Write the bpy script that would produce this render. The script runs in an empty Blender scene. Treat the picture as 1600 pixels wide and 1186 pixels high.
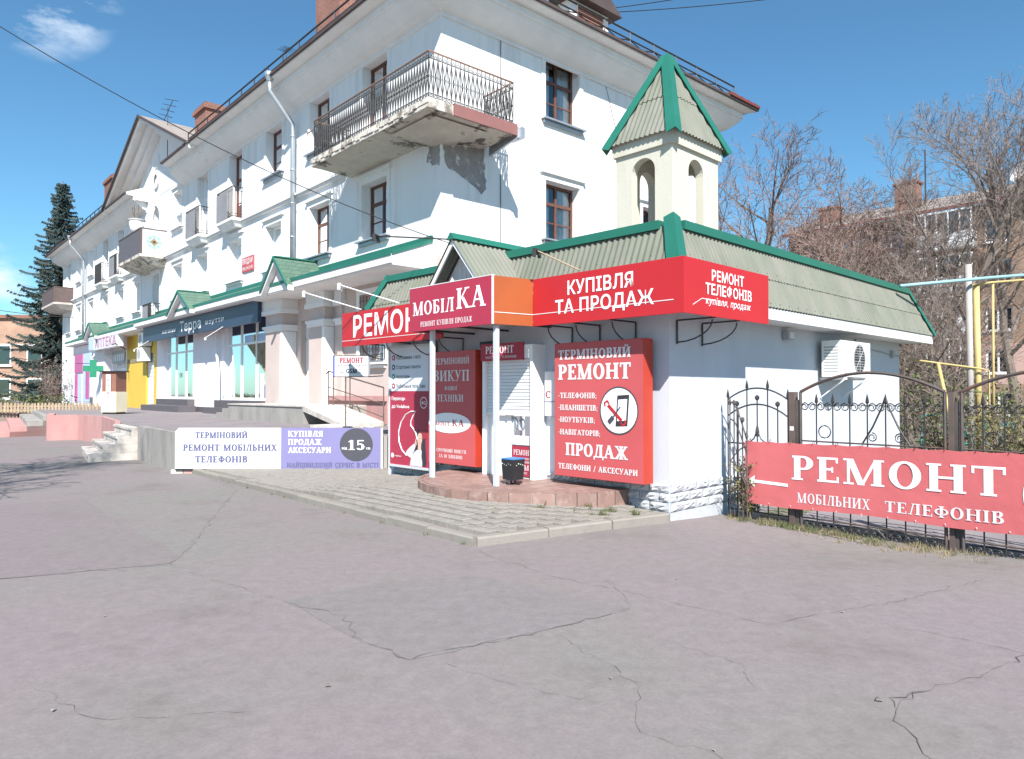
import bpy, math, random
from mathutils import Vector, Matrix
SC = bpy.context.scene
COL = SC.collection
R_ = math.radians
random.seed(7)

# ------------------------------------------------------------------ camera, sky, sun, exposure
cam_d = bpy.data.cameras.new('camera'); cam = bpy.data.objects.new('camera', cam_d); COL.objects.link(cam)
cam.location = (0, 0, 1.6); cam.rotation_euler = (R_(90) + math.atan(20/1113), 0, 0)
cam_d.sensor_fit = 'HORIZONTAL'; cam_d.angle = 2*math.atan(800/1113); cam_d.clip_start = .05; cam_d.clip_end = 3000
SC.camera = cam
SUN_D = Vector((-.071, .74, -.71))
EXPOSURE = 1.2
SUN_E = 4.2
SKY_E = .057
w = bpy.data.worlds.new('World'); SC.world = w; w.use_nodes = True
nt = w.node_tree; nt.nodes.clear()
N = nt.nodes.new; LK = nt.links.new
out = N('ShaderNodeOutputWorld'); bg = N('ShaderNodeBackground'); sky = N('ShaderNodeTexSky')
sky.sky_type = 'NISHITA'; sky.sun_disc = False
sky.sun_elevation = R_(43.7); sky.sun_rotation = R_(174.5)
sky.air_density = 1.0; sky.dust_density = .35; sky.ozone_density = 2.6; sky.altitude = 150
bg.inputs[1].default_value = SKY_E
# small drifting clouds over the roofs at the far left
tc = N('ShaderNodeTexCoord'); nz = N('ShaderNodeTexNoise'); nz.inputs['Scale'].default_value = 9; nz.inputs['Detail'].default_value = 8
nz.inputs['Roughness'].default_value = .62
mp = N('ShaderNodeMapping'); mp.inputs['Scale'].default_value = (1, 1, 2.4); LK(tc.outputs['Generated'], mp.inputs[0]); LK(mp.outputs[0], nz.inputs['Vector'])
def cloud_mask(d, lo, hi):
    vm = N('ShaderNodeVectorMath'); vm.operation = 'DOT_PRODUCT'; LK(tc.outputs['Generated'], vm.inputs[0]); vm.inputs[1].default_value = Vector(d).normalized()
    mr = N('ShaderNodeMapRange'); mr.inputs[1].default_value = lo; mr.inputs[2].default_value = hi; LK(vm.outputs['Value'], mr.inputs[0])
    return mr.outputs[0]
m1 = cloud_mask((-.66, .99, .575), .9968, .9998); m2 = cloud_mask((-.75, .99, .155), .9985, .9999)
ad = N('ShaderNodeMath'); ad.operation = 'MAXIMUM'; LK(m1, ad.inputs[0]); LK(m2, ad.inputs[1])
cr = N('ShaderNodeMapRange'); cr.inputs[1].default_value = .47; cr.inputs[2].default_value = .68; LK(nz.outputs['Fac'], cr.inputs[0])
mu = N('ShaderNodeMath'); mu.operation = 'MULTIPLY'; LK(ad.outputs[0], mu.inputs[0]); LK(cr.outputs[0], mu.inputs[1])
mx = N('ShaderNodeMix'); mx.data_type = 'RGBA'; LK(mu.outputs[0], mx.inputs['Factor'])
tn = N('ShaderNodeVectorMath'); tn.operation = 'MULTIPLY'; LK(sky.outputs[0], tn.inputs[0]); tn.inputs[1].default_value = (.76, 1.18, 1.27); LK(tn.outputs[0], mx.inputs['A']); mx.inputs['B'].default_value = (8.0, 8.9, 9.8, 1)
LK(mx.outputs['Result'], bg.inputs[0]); LK(bg.outputs[0], out.inputs[0])
sl = bpy.data.lights.new('sun', 'SUN'); sl.energy = SUN_E; sl.angle = R_(.5); sl.color = (1, .955, .9)
so = bpy.data.objects.new('sun', sl); COL.objects.link(so); so.rotation_euler = SUN_D.to_track_quat('-Z', 'Y').to_euler(); so.location = (0, -20, 30)
vs = SC.view_settings; vs.view_transform = 'Standard'; vs.look = 'None'; vs.exposure = EXPOSURE; vs.gamma = 1; vs.use_curve_mapping = False
SC.render.engine = 'CYCLES'
SC.cycles.max_bounces = 8; SC.cycles.transparent_max_bounces = 12

# ------------------------------------------------------------------ materials
def mat(name, col, rough=.75, var=.12, scale=2.0, bump=0, bscale=60, metal=0, objvar=0, spec=.4, dirt=None, dscale=1.2, dlo=.55, dhi=.75, stretch=None):
    m = bpy.data.materials.new(name); m.use_nodes = True; t = m.node_tree; n = t.nodes; l = t.links
    b = n['Principled BSDF']; b.inputs['Roughness'].default_value = rough; b.inputs['Metallic'].default_value = metal
    b.inputs['Specular IOR Level'].default_value = spec
    tc = n.new('ShaderNodeTexCoord'); src = tc.outputs['Object']
    if objvar:
        oi = n.new('ShaderNodeObjectInfo'); va = n.new('ShaderNodeVectorMath'); va.operation = 'MULTIPLY_ADD'
        cb = n.new('ShaderNodeCombineXYZ')
        for i in range(3): l.new(oi.outputs['Random'], cb.inputs[i])
        l.new(cb.outputs[0], va.inputs[0]); va.inputs[1].default_value = (37, 53, 71); l.new(src, va.inputs[2]); src = va.outputs[0]
    if stretch:
        mp = n.new('ShaderNodeMapping'); mp.inputs['Scale'].default_value = stretch; l.new(src, mp.inputs[0]); src2 = mp.outputs[0]
    else: src2 = src
    nz = n.new('ShaderNodeTexNoise'); nz.inputs['Scale'].default_value = scale; nz.inputs['Detail'].default_value = 6; nz.inputs['Roughness'].default_value = .6
    l.new(src2, nz.inputs['Vector'])
    mr = n.new('ShaderNodeMapRange'); mr.inputs[1].default_value = .3; mr.inputs[2].default_value = .7; mr.inputs[3].default_value = 1-var; mr.inputs[4].default_value = 1+var
    l.new(nz.outputs['Fac'], mr.inputs[0]); fac = mr.outputs[0]
    if objvar:
        m2 = n.new('ShaderNodeMapRange'); m2.inputs[3].default_value = 1-objvar; m2.inputs[4].default_value = 1+objvar; l.new(oi.outputs['Random'], m2.inputs[0])
        mm = n.new('ShaderNodeMath'); mm.operation = 'MULTIPLY'; l.new(fac, mm.inputs[0]); l.new(m2.outputs[0], mm.inputs[1]); fac = mm.outputs[0]
    sc = n.new('ShaderNodeVectorMath'); sc.operation = 'SCALE'; sc.inputs[0].default_value = col; l.new(fac, sc.inputs['Scale']); c = sc.outputs[0]
    if dirt:
        nd = n.new('ShaderNodeTexNoise'); nd.inputs['Scale'].default_value = dscale; nd.inputs['Detail'].default_value = 9; nd.inputs['Roughness'].default_value = .68
        l.new(src2, nd.inputs['Vector'])
        dr = n.new('ShaderNodeMapRange'); dr.inputs[1].default_value = dlo; dr.inputs[2].default_value = dhi; l.new(nd.outputs['Fac'], dr.inputs[0])
        mx = n.new('ShaderNodeMix'); mx.data_type = 'RGBA'; l.new(dr.outputs[0], mx.inputs['Factor']); l.new(c, mx.inputs['A']); mx.inputs['B'].default_value = (*dirt, 1); c = mx.outputs['Result']
    l.new(c, b.inputs['Base Color'])
    if bump:
        nb = n.new('ShaderNodeTexNoise'); nb.inputs['Scale'].default_value = bscale; nb.inputs['Detail'].default_value = 4; l.new(src, nb.inputs['Vector'])
        bp = n.new('ShaderNodeBump'); bp.inputs['Strength'].default_value = bump; bp.inputs['Distance'].default_value = .02; l.new(nb.outputs['Fac'], bp.inputs['Height']); l.new(bp.outputs[0], b.inputs['Normal'])
    m['src'] = 1
    return m
def brickmat(name, c1, c2, mortar, scale, bw=.26, rh=.075, rot=None, offs=.5, msize=.012, rough=.85):
    m = bpy.data.materials.new(name); m.use_nodes = True; t = m.node_tree; n = t.nodes; l = t.links; b = n['Principled BSDF']; b.inputs['Roughness'].default_value = rough
    tc = n.new('ShaderNodeTexCoord'); sx = n.new('ShaderNodeSeparateXYZ'); l.new(tc.outputs['Object'], sx.inputs[0])
    ad = n.new('ShaderNodeMath'); l.new(sx.outputs[0], ad.inputs[0]); l.new(sx.outputs[1], ad.inputs[1])
    cb = n.new('ShaderNodeCombineXYZ'); l.new(ad.outputs[0], cb.inputs[0]); l.new(sx.outputs[2], cb.inputs[1])
    br = n.new('ShaderNodeTexBrick'); br.inputs['Scale'].default_value = scale; br.inputs['Color1'].default_value = (*c1, 1); br.inputs['Color2'].default_value = (*c2, 1); br.inputs['Mortar'].default_value = (*mortar, 1)
    br.inputs['Brick Width'].default_value = bw; br.inputs['Row Height'].default_value = rh; br.inputs['Mortar Size'].default_value = msize; br.offset = offs
    l.new(cb.outputs[0], br.inputs['Vector'])
    nz = n.new('ShaderNodeTexNoise'); nz.inputs['Scale'].default_value = .6; nz.inputs['Detail'].default_value = 6; l.new(tc.outputs['Object'], nz.inputs['Vector'])
    mr = n.new('ShaderNodeMapRange'); mr.inputs[1].default_value = .3; mr.inputs[2].default_value = .7; mr.inputs[3].default_value = .75; mr.inputs[4].default_value = 1.2; l.new(nz.outputs['Fac'], mr.inputs[0])
    sc = n.new('ShaderNodeVectorMath'); sc.operation = 'SCALE'; l.new(br.outputs['Color'], sc.inputs[0]); l.new(mr.outputs[0], sc.inputs['Scale']); l.new(sc.outputs[0], b.inputs['Base Color'])
    return m
def glassmat(name, tint=(.75, .82, .85), k=.3):
    m = bpy.data.materials.new(name); m.use_nodes = True; t = m.node_tree; n = t.nodes; l = t.links; n.remove(n['Principled BSDF'])
    tr = n.new('ShaderNodeBsdfTransparent'); tr.inputs[0].default_value = (*tint, 1); gl = n.new('ShaderNodeBsdfGlossy'); gl.inputs['Roughness'].default_value = .03; gl.inputs[0].default_value = (.9, .95, 1, 1)
    lw = n.new('ShaderNodeFresnel'); lw.inputs[0].default_value = 1.5
    ad = n.new('ShaderNodeMath'); ad.operation = 'ADD'; ad.use_clamp = True; ad.inputs[1].default_value = k; l.new(lw.outputs[0], ad.inputs[0])
    mx = n.new('ShaderNodeMixShader'); l.new(ad.outputs[0], mx.inputs[0]); l.new(tr.outputs[0], mx.inputs[1]); l.new(gl.outputs[0], mx.inputs[2])
    l.new(mx.outputs[0], n['Material Output'].inputs[0]); return m

def asphaltmat(name, c1, c2, c3):
    m = bpy.data.materials.new(name); m.use_nodes = True; t = m.node_tree; n = t.nodes; l = t.links; b = n['Principled BSDF']; b.inputs['Roughness'].default_value = .85; b.inputs['Specular IOR Level'].default_value = .25
    tc = n.new('ShaderNodeTexCoord')
    def noise(s, d=6, r=.6):
        z = n.new('ShaderNodeTexNoise'); z.inputs['Scale'].default_value = s; z.inputs['Detail'].default_value = d; z.inputs['Roughness'].default_value = r; l.new(tc.outputs['Object'], z.inputs['Vector']); return z.outputs['Fac']
    def rng(s, a, b_, c, d):
        r = n.new('ShaderNodeMapRange'); r.inputs[1].default_value = a; r.inputs[2].default_value = b_; r.inputs[3].default_value = c; r.inputs[4].default_value = d; l.new(s, r.inputs[0]); return r.outputs[0]
    mx = n.new('ShaderNodeMix'); mx.data_type = 'RGBA'; l.new(rng(noise(.33, 4, .55), .36, .64, 0, 1), mx.inputs['Factor']); mx.inputs['A'].default_value = (*c1, 1); mx.inputs['B'].default_value = (*c2, 1)
    m2 = n.new('ShaderNodeMix'); m2.data_type = 'RGBA'; l.new(rng(noise(.7, 9, .68), .53, .72, 0, .75), m2.inputs['Factor']); l.new(mx.outputs['Result'], m2.inputs['A']); m2.inputs['B'].default_value = (*c3, 1)
    vo = n.new('ShaderNodeTexVoronoi'); vo.inputs['Scale'].default_value = 70; l.new(tc.outputs['Object'], vo.inputs['Vector'])
    sp = n.new('ShaderNodeSeparateColor'); l.new(vo.outputs['Color'], sp.inputs[0])
    g = n.new('ShaderNodeMath'); g.operation = 'MULTIPLY'; l.new(rng(sp.outputs[0], 0, 1, .94, 1.06), g.inputs[0]); l.new(rng(noise(9, 5, .7), .3, .7, .9, 1.1), g.inputs[1])
    sc = n.new('ShaderNodeVectorMath'); sc.operation = 'SCALE'; l.new(m2.outputs['Result'], sc.inputs[0]); l.new(g.outputs[0], sc.inputs['Scale']); l.new(sc.outputs[0], b.inputs['Base Color'])
    bp = n.new('ShaderNodeBump'); bp.inputs['Strength'].default_value = .22; bp.inputs['Distance'].default_value = .004; l.new(noise(45, 5), bp.inputs['Height']); l.new(bp.outputs[0], b.inputs['Normal'])
    return m
def flat(name, col, rough=.5, spec=.4): return mat(name, col, rough, .05, 5, spec=spec)

M = {}
M['wall'] = mat('whitewashed plaster', (.73, .735, .74), .9, .04, .8, .25, 30, dirt=(.53, .51, .48), dscale=.9, dlo=.52, dhi=.80, stretch=(1.5, 1.5, .16))
M['trim'] = mat('white painted trim', (.72, .72, .715), .85, .05, 2, .1, 40)
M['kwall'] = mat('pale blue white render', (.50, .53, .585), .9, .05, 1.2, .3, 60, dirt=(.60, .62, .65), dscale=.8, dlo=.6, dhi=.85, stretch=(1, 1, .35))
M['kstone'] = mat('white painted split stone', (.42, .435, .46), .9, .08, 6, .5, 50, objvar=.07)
M['asphalt'] = asphaltmat('worn asphalt', (.206, .174, .179), (.188, .178, .166), (.146, .128, .122))
M['asphalt2'] = asphaltmat('grey asphalt patch', (.180, .168, .164), (.190, .172, .172), (.152, .138, .134))
M['asphalt3'] = asphaltmat('older asphalt', (.194, .163, .170), (.184, .165, .162), (.146, .126, .122))
M['crack'] = mat('crack dirt', (.140, .123, .119), .95, .25, 9)
M['concrete'] = mat('weathered concrete', (.30, .285, .265), .92, .2, 1.6, .4, 40, dirt=(.17, .155, .14), dscale=1.5, dlo=.5, dhi=.75, stretch=(1, 1, .4))
M['terrtop'] = mat('terrace paving', (.215, .19, .195), .92, .15, 1.5, .4, 60)
M['paver'] = mat('concrete paver', (.246, .228, .204), .92, .14, 9, .4, 90, objvar=.05)
M['kerb'] = mat('concrete kerb', (.238, .219, .195), .92, .15, 4, .4, 60, objvar=.08, dirt=(.20, .18, .155), dscale=4, dlo=.5, dhi=.75)
M['sand'] = mat('joint sand', (.20, .182, .155), .95, .2, 12, .3, 60)
M['pinkwall'] = mat('pink painted concrete', (.43, .235, .222), .9, .14, 2.5, .3, 30, dirt=(.38, .25, .23), dscale=1.5, dlo=.5, dhi=.75, stretch=(1, 1, .35))
M['pink'] = mat('pale pink render', (.52, .43, .395), .9, .06, 1.5, .25, 60)
M['stepstone'] = mat('pale worn step', (.50, .46, .42), .9, .14, 3, .3, 40, dirt=(.33, .29, .27), dscale=2, dlo=.5, dhi=.7)
M['redtile'] = mat('red clay tile', (.245, .155, .132), .6, .14, 7, .1, 50, objvar=.12, dirt=(.38, .30, .27), dscale=6, dlo=.52, dhi=.75)
M['red'] = mat('red vinyl', (.44, .020, .026), .45, .05, 1.5)
M['red2'] = mat('faded red vinyl', (.47, .085, .09), .5, .07, 1.0)
M['redbanner'] = mat('red banner cloth', (.52, .125, .13), .5, .07, 1.4, .55, 3.2)
M['crimson'] = mat('crimson vinyl', (.36, .030, .062), .5, .05, 1.5)
M['redside'] = mat('red box side', (.42, .045, .024), .45, .08, 2)
M['orange'] = mat('orange vinyl', (.34, .085, .026), .5, .08, 1.5)
M['white'] = mat('white print', (.80, .80, .80), .5, .02, 3)
M['offwhite'] = mat('off white print', (.66, .62, .62), .5, .05, 3)
M['white_s'] = mat('white sign sheet', (.62, .635, .66), .45, .03, 2)
M['greysheet'] = mat('grey sign sheet', (.62, .64, .69), .45, .03, 2)
M['lilac'] = mat('lilac print', (.185, .172, .335), .5, .04, 2)
M['navy'] = mat('dark blue sign', (.026, .044, .085), .4, .12, .6)
M['blueprint'] = mat('blue print', (.10, .12, .38), .5, .04, 3)
M['slate'] = mat('slate blue lettering', (.10, .10, .20), .5, .04, 3)
M['black'] = mat('black print', (.035, .032, .04), .5, .05, 3)
M['charcoal'] = mat('dark grey disc', (.06, .06, .075), .5, .05, 3)
M['maroon'] = mat('maroon print', (.33, .03, .05), .5, .05, 3)
M['skin'] = mat('printed skin tone', (.62, .40, .32), .5, .04, 5)
M['printgrey'] = mat('printed pale cloth', (.58, .56, .60), .5, .12, 14)
M['green'] = mat('green painted metal', (.018, .140, .098), .45, .08, 2, spec=.5)
M['corr'] = mat('green corrugated sheet', (.150, .162, .128), .85, .10, 2.2, 0, dirt=(.205, .196, .172), dscale=1.3, dlo=.42, dhi=.72, stretch=(1, 1, .5), objvar=.06)
M['cream'] = mat('cream render', (.51, .495, .42), .9, .06, 1.5, .2, 50, dirt=(.44, .40, .32), dscale=1.4, dlo=.55, dhi=.8, stretch=(1, 1, .3))
M['iron'] = mat('dark wrought iron', (.030, .028, .028), .55, .2, 8, spec=.5)
M['iron_w'] = mat('weathered iron', (.085, .07, .065), .7, .25, 6, dirt=(.16, .085, .055), dscale=5, dlo=.5, dhi=.7)
M['rust'] = mat('rusty brown steel', (.11, .08, .07), .75, .2, 5)
M['railwood'] = mat('worn handrail', (.24, .15, .11), .7, .15, 6)
M['steel'] = mat('zinc pipe', (.42, .45, .48), .4, .12, 3, metal=.6)
M['post'] = mat('grey painted post', (.50, .52, .55), .5, .06, 4)
M['woodbrown'] = mat('brown window frame', (.125, .056, .040), .6, .15, 6)
M['redbrown'] = mat('red brown door', (.17, .055, .035), .6, .12, 5)
M['pvc'] = mat('white plastic frame', (.80, .80, .80), .4, .02, 3)
M['glass'] = glassmat('window glass', (.80, .86, .88), .10)
M['shopglass'] = glassmat('shop glass', (.66, .80, .80), .07)
M['curtain'] = mat('white net curtain', (.80, .80, .80), .9, .12, 10)
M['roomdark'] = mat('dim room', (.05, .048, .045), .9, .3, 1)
M['roofdark'] = mat('dark roof sheet', (.075, .055, .052), .7, .2, 2)
M['roofgrey'] = mat('grey asbestos roof', (.25, .22, .20), .9, .15, 1, stretch=(1, 6, 1))
M['roofred'] = mat('red brown eave tiles', (.16, .045, .04), .7, .15, 3)
M['chimney'] = brickmat('chimney brick', (.24, .085, .058), (.19, .066, .045), (.24, .17, .14), 1, .26, .085, msize=.012)
M['balc'] = mat('flaking balcony concrete', (.56, .51, .44), .92, .14, 2, .5, 18, dirt=(.15, .125, .11), dscale=1.0, dlo=.545, dhi=.60)
M['balcedge'] = mat('crumbling balcony edge', (.58, .54, .48), .92, .2, 4, .6, 20, dirt=(.2, .17, .145), dscale=3.5, dlo=.48, dhi=.6)
M['bareplaster'] = mat('bare grey plaster', (.29, .27, .265), .95, .2, 3, .5, 25, dirt=(.6, .59, .58), dscale=3.2, dlo=.56, dhi=.62)
M['rustflash'] = mat('red brown flashing', (.25, .115, .105), .55, .08, 3)
M['shingle'] = brickmat('green roof shingles', (.07, .135, .10), (.10, .165, .125), (.035, .075, .055), 1, .33, .14, msize=.008)
M['shutter'] = mat('white shutter slat', (.74, .745, .75), .45, .03, 3, objvar=.02)
M['bluelid'] = mat('blue plastic lid', (.04, .16, .40), .4, .05, 4)
M['binblack'] = mat('black bin metal', (.022, .024, .028), .4, .15, 6)
M['sticker'] = mat('pale green sticker', (.40, .60, .45), .5, .1, 5)
M['yellow'] = mat('yellow panel', (.62, .42, .06), .6, .06, 1)
M['magenta'] = mat('magenta panel', (.44, .11, .27), .5, .1, 2)
M['paleblue'] = mat('pale blue panel', (.42, .55, .80), .5, .1, 2)
M['crossgreen'] = mat('green cross plastic', (.02, .20, .11), .4, .08, 3)
M['boxbrown'] = mat('brown cabinet', (.23, .105, .075), .6, .1, 3)
M['boxcream'] = mat('cream cabinet', (.74, .68, .50), .6, .05, 3)
M['plinthdark'] = mat('dark grey tiles', (.105, .095, .105), .6, .12, 5)
M['terrawall'] = mat('pale lilac white render', (.78, .74, .78), .85, .04, 1.5)
M['teal'] = mat('teal display cloth', (.30, .52, .46), .8, .12, 3, stretch=(4, 4, .3))
M['picket'] = mat('yellowed picket wood', (.33, .25, .165), .8, .12, 5, objvar=.15)
M['bark'] = mat('grey brown bark', (.165, .135, .115), .92, .22, 5, .5, 20, stretch=(1, 1, .3))
M['twig'] = mat('brown twigs', (.185, .145, .125), .9, .2, 2)
M['twigpink'] = mat('reddish budding twigs', (.215, .15, .13), .9, .22, 2)
M['needle'] = mat('blue green needles', (.042, .066, .060), .85, .4, 1.3, objvar=0)
M['leafy'] = mat('fresh green leaves', (.10, .125, .04), .7, .35, 2)
M['leafy2'] = mat('yellow green leaves', (.15, .14, .05), .7, .35, 2)
M['dry'] = mat('dry grass', (.25, .205, .125), .9, .3, 3)
M['weed'] = mat('dull green weeds', (.10, .115, .05), .9, .3, 4)
M['soil'] = mat('dusty soil', (.20, .165, .135), .95, .2, 3, .5, 30)
M['yard'] = mat('yard ground', (.17, .145, .12), .95, .25, .8, .5, 20, dirt=(.10, .12, .05), dscale=.7, dlo=.45, dhi=.65)
M['brickfar'] = brickmat('tan brick', (.30, .185, .125), (.25, .15, .098), (.27, .21, .17), 1, .28, .09)
M['brickorange'] = brickmat('orange brick', (.37, .225, .155), (.33, .20, .138), (.32, .23, .175), 1, .28, .09, msize=.008)
M['pinkplaster'] = mat('pink ground floor render', (.46, .31, .27), .9, .1, 1)
M['gasyellow'] = mat('yellow gas pipe', (.46, .355, .15), .55, .08, 3)
M['gasblue'] = mat('pale blue pipe', (.24, .40, .45), .5, .08, 3)
M['turq'] = mat('turquoise paint', (.06, .38, .36), .5, .15, 4)
M['polegrey'] = mat('grey concrete pole', (.36, .33, .31), .85, .12, 3)
M['cable'] = mat('black cable', (.03, .03, .032), .6, .1, 3)
M['acwhite'] = mat('white ac casing', (.75, .75, .73), .45, .03, 4)
M['acgrille'] = mat('grey grille', (.35, .36, .37), .5, .05, 4)
M['balcbrown'] = mat('dark brown balcony board', (.105, .075, .072), .7, .15, 4)
M['screen'] = mat('grey balcony screen', (.23, .23, .245), .7, .12, 3)
M['corrdark'] = mat('rusted roof nail', (.085, .085, .075), .8, .2, 4)
M['darkin'] = mat('dark interior', (.03, .03, .032), .8, .2, 2)

# ------------------------------------------------------------------ mesh helpers
class MB:
    def __init__(s): s.v = []; s.f = []
    def poly(s, pts):
        i = len(s.v); s.v += [tuple(p) for p in pts]; s.f.append(tuple(range(i, i+len(pts)))); return s
    def hexa(s, b, t):
        i = len(s.v); n = len(b); s.v += [tuple(p) for p in b]+[tuple(p) for p in t]
        s.f.append(tuple(range(i+n-1, i-1, -1))); s.f.append(tuple(range(i+n, i+2*n)))
        for k in range(n): s.f.append((i+k, i+(k+1) % n, i+n+(k+1) % n, i+n+k))
        return s
    def box(s, x0, x1, y0, y1, z0, z1):
        x0, x1 = min(x0, x1), max(x0, x1); y0, y1 = min(y0, y1), max(y0, y1)
        return s.hexa([(x0, y0, z0), (x1, y0, z0), (x1, y1, z0), (x0, y1, z0)], [(x0, y0, z1), (x1, y0, z1), (x1, y1, z1), (x0, y1, z1)])
    def pbox(s, P, u0, u1, o0, o1, z0, z1):
        a = P(u0, o0, z0); b = P(u1, o1, z1); return s.box(a[0], b[0], a[1], b[1], a[2], b[2])
    def prism(s, pts, vec):
        return s.hexa(pts, [tuple(Vector(p)+Vector(vec)) for p in pts])
    def tube(s, pts, r, n=6, closed=False):
        P = [Vector(p) for p in pts]; m = len(P); rr = r if isinstance(r, (list, tuple)) else [r]*m
        i0 = len(s.v); ref = None
        for k, p in enumerate(P):
            d = (P[(k+1) % m]-P[k-1]) if closed else (P[min(k+1, m-1)]-P[max(k-1, 0)])
            if d.length < 1e-9: d = Vector((0, 0, 1))
            d.normalize()
            if ref is None: ref = Vector((0, 0, 1)) if abs(d.z) < .9 else Vector((1, 0, 0))
            a = d.cross(ref)
            if a.length < 1e-6: a = d.orthogonal()
            a.normalize(); b = d.cross(a)
            for q in range(n):
                t = 2*math.pi*q/n; s.v.append(tuple(p+(a*math.cos(t)+b*math.sin(t))*rr[k]))
        for k in range(m if closed else m-1):
            k2 = (k+1) % m
            for q in range(n): s.f.append((i0+k*n+q, i0+k*n+(q+1) % n, i0+k2*n+(q+1) % n, i0+k2*n+q))
        if not closed and n > 3:
            s.f.append(tuple(i0+q for q in range(n-1, -1, -1))); s.f.append(tuple(i0+(m-1)*n+q for q in range(n)))
        return s
    def build(s, name, material, parent=None, smooth=False, kind=None, loc=None, rotz=None):
        me = bpy.data.meshes.new(name); me.from_pydata(s.v, [], s.f); me.materials.append(material if not isinstance(material, str) else M[material])
        if smooth: me.polygons.foreach_set('use_smooth', [True]*len(me.polygons))
        me.update(); return link(name, me, parent, kind, loc, rotz)
def link(name, me, parent=None, kind=None, loc=None, rotz=None):
    o = bpy.data.objects.new(name, me); COL.objects.link(o)
    if parent: o.parent = parent
    if kind: o['kind'] = kind
    if loc is not None: o.location = loc
    if rotz is not None: o.rotation_euler = (0, 0, rotz)
    return o
def tag(o, label, cat, group=None):
    o['label'] = label; o['category'] = cat
    if group: o['group'] = group
    return o
def thing(name, label, cat, loc=(0, 0, 0), rotz=0, group=None):
    o = bpy.data.objects.new(name, None); COL.objects.link(o); o.location = loc; o.rotation_euler = (0, 0, rotz); o.empty_display_size = .3
    return tag(o, label, cat, group)
def dup_tree(o, parent=None):
    c = o.copy(); COL.objects.link(c)
    if parent: c.parent = parent
    for ch in list(o.children): dup_tree(ch, c)
    return c

# frames: x along the facade to the viewer's right, y into the building, z up
A_L = math.atan2(990, 1113); A_K = R_(44)
BL = Vector((-math.sin(A_L), math.cos(A_L))); BR = Vector((math.cos(A_L), math.sin(A_L))); B0 = Vector((-1.77, 17.6)); ROT_B = A_L-R_(90)
KL = Vector((-math.sin(A_K), math.cos(A_K))); KR = Vector((math.cos(A_K), math.sin(A_K))); K0 = Vector((1.978, 8.95)); ROT_K = A_K-R_(90)
PF = lambda u, o, z: (-u, -o, z)      # front facade: u to the left, o out of the wall
PS = lambda v, o, z: (o, v, z)        # side facade: v to the right
def bw(u, o, z): p = B0+BL*u-BR*o; return (p.x, p.y, z)
def bws(v, o, z): p = B0+BR*v-BL*o; return (p.x, p.y, z)
def kw(u, o, z): p = K0+KL*u-KR*o; return (p.x, p.y, z)
def kws(v, o, z): p = K0+KR*v-KL*o; return (p.x, p.y, z)

# ------------------------------------------------------------------ lettering
T_, t_ = .195, .085
def _V(x, a=0, b=1, w=T_): return [[(x-w/2, a), (x+w/2, a), (x+w/2, b), (x-w/2, b)]]
def _H(x0, x1, z, h=t_): return [[(x0, z), (x1, z), (x1, z+h), (x0, z+h)]]
def _D(x0, z0, x1, z1, w): return [[(x0-w/2, z0), (x0+w/2, z0), (x1+w/2, z1), (x1-w/2, z1)]]
def _S(x, z, w=.34): return _H(x-w/2, x+w/2, 0 if z == 0 else 1-t_*.85, t_*.85)
def _SS(x, w=.34): return _S(x, 0, w)+_S(x, 1, w)
def _A(cx, cz, rx, rz, a0, a1, T=T_, t=t_, n=14):
    q = []
    for k in range(n):
        c = []
        for a in (a0+(a1-a0)*k/n, a0+(a1-a0)*(k+1)/n):
            a = R_(a); c.append(((cx+rx*math.cos(a), cz+rz*math.sin(a)), (cx+(rx-T)*math.cos(a), cz+(rz-t)*math.sin(a))))
        q.append([c[0][0], c[1][0], c[1][1], c[0][1]])
    return q
def _N(x0, x1): return _V(x0)+_V(x1)+_SS(x0)+_SS(x1)
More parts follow.
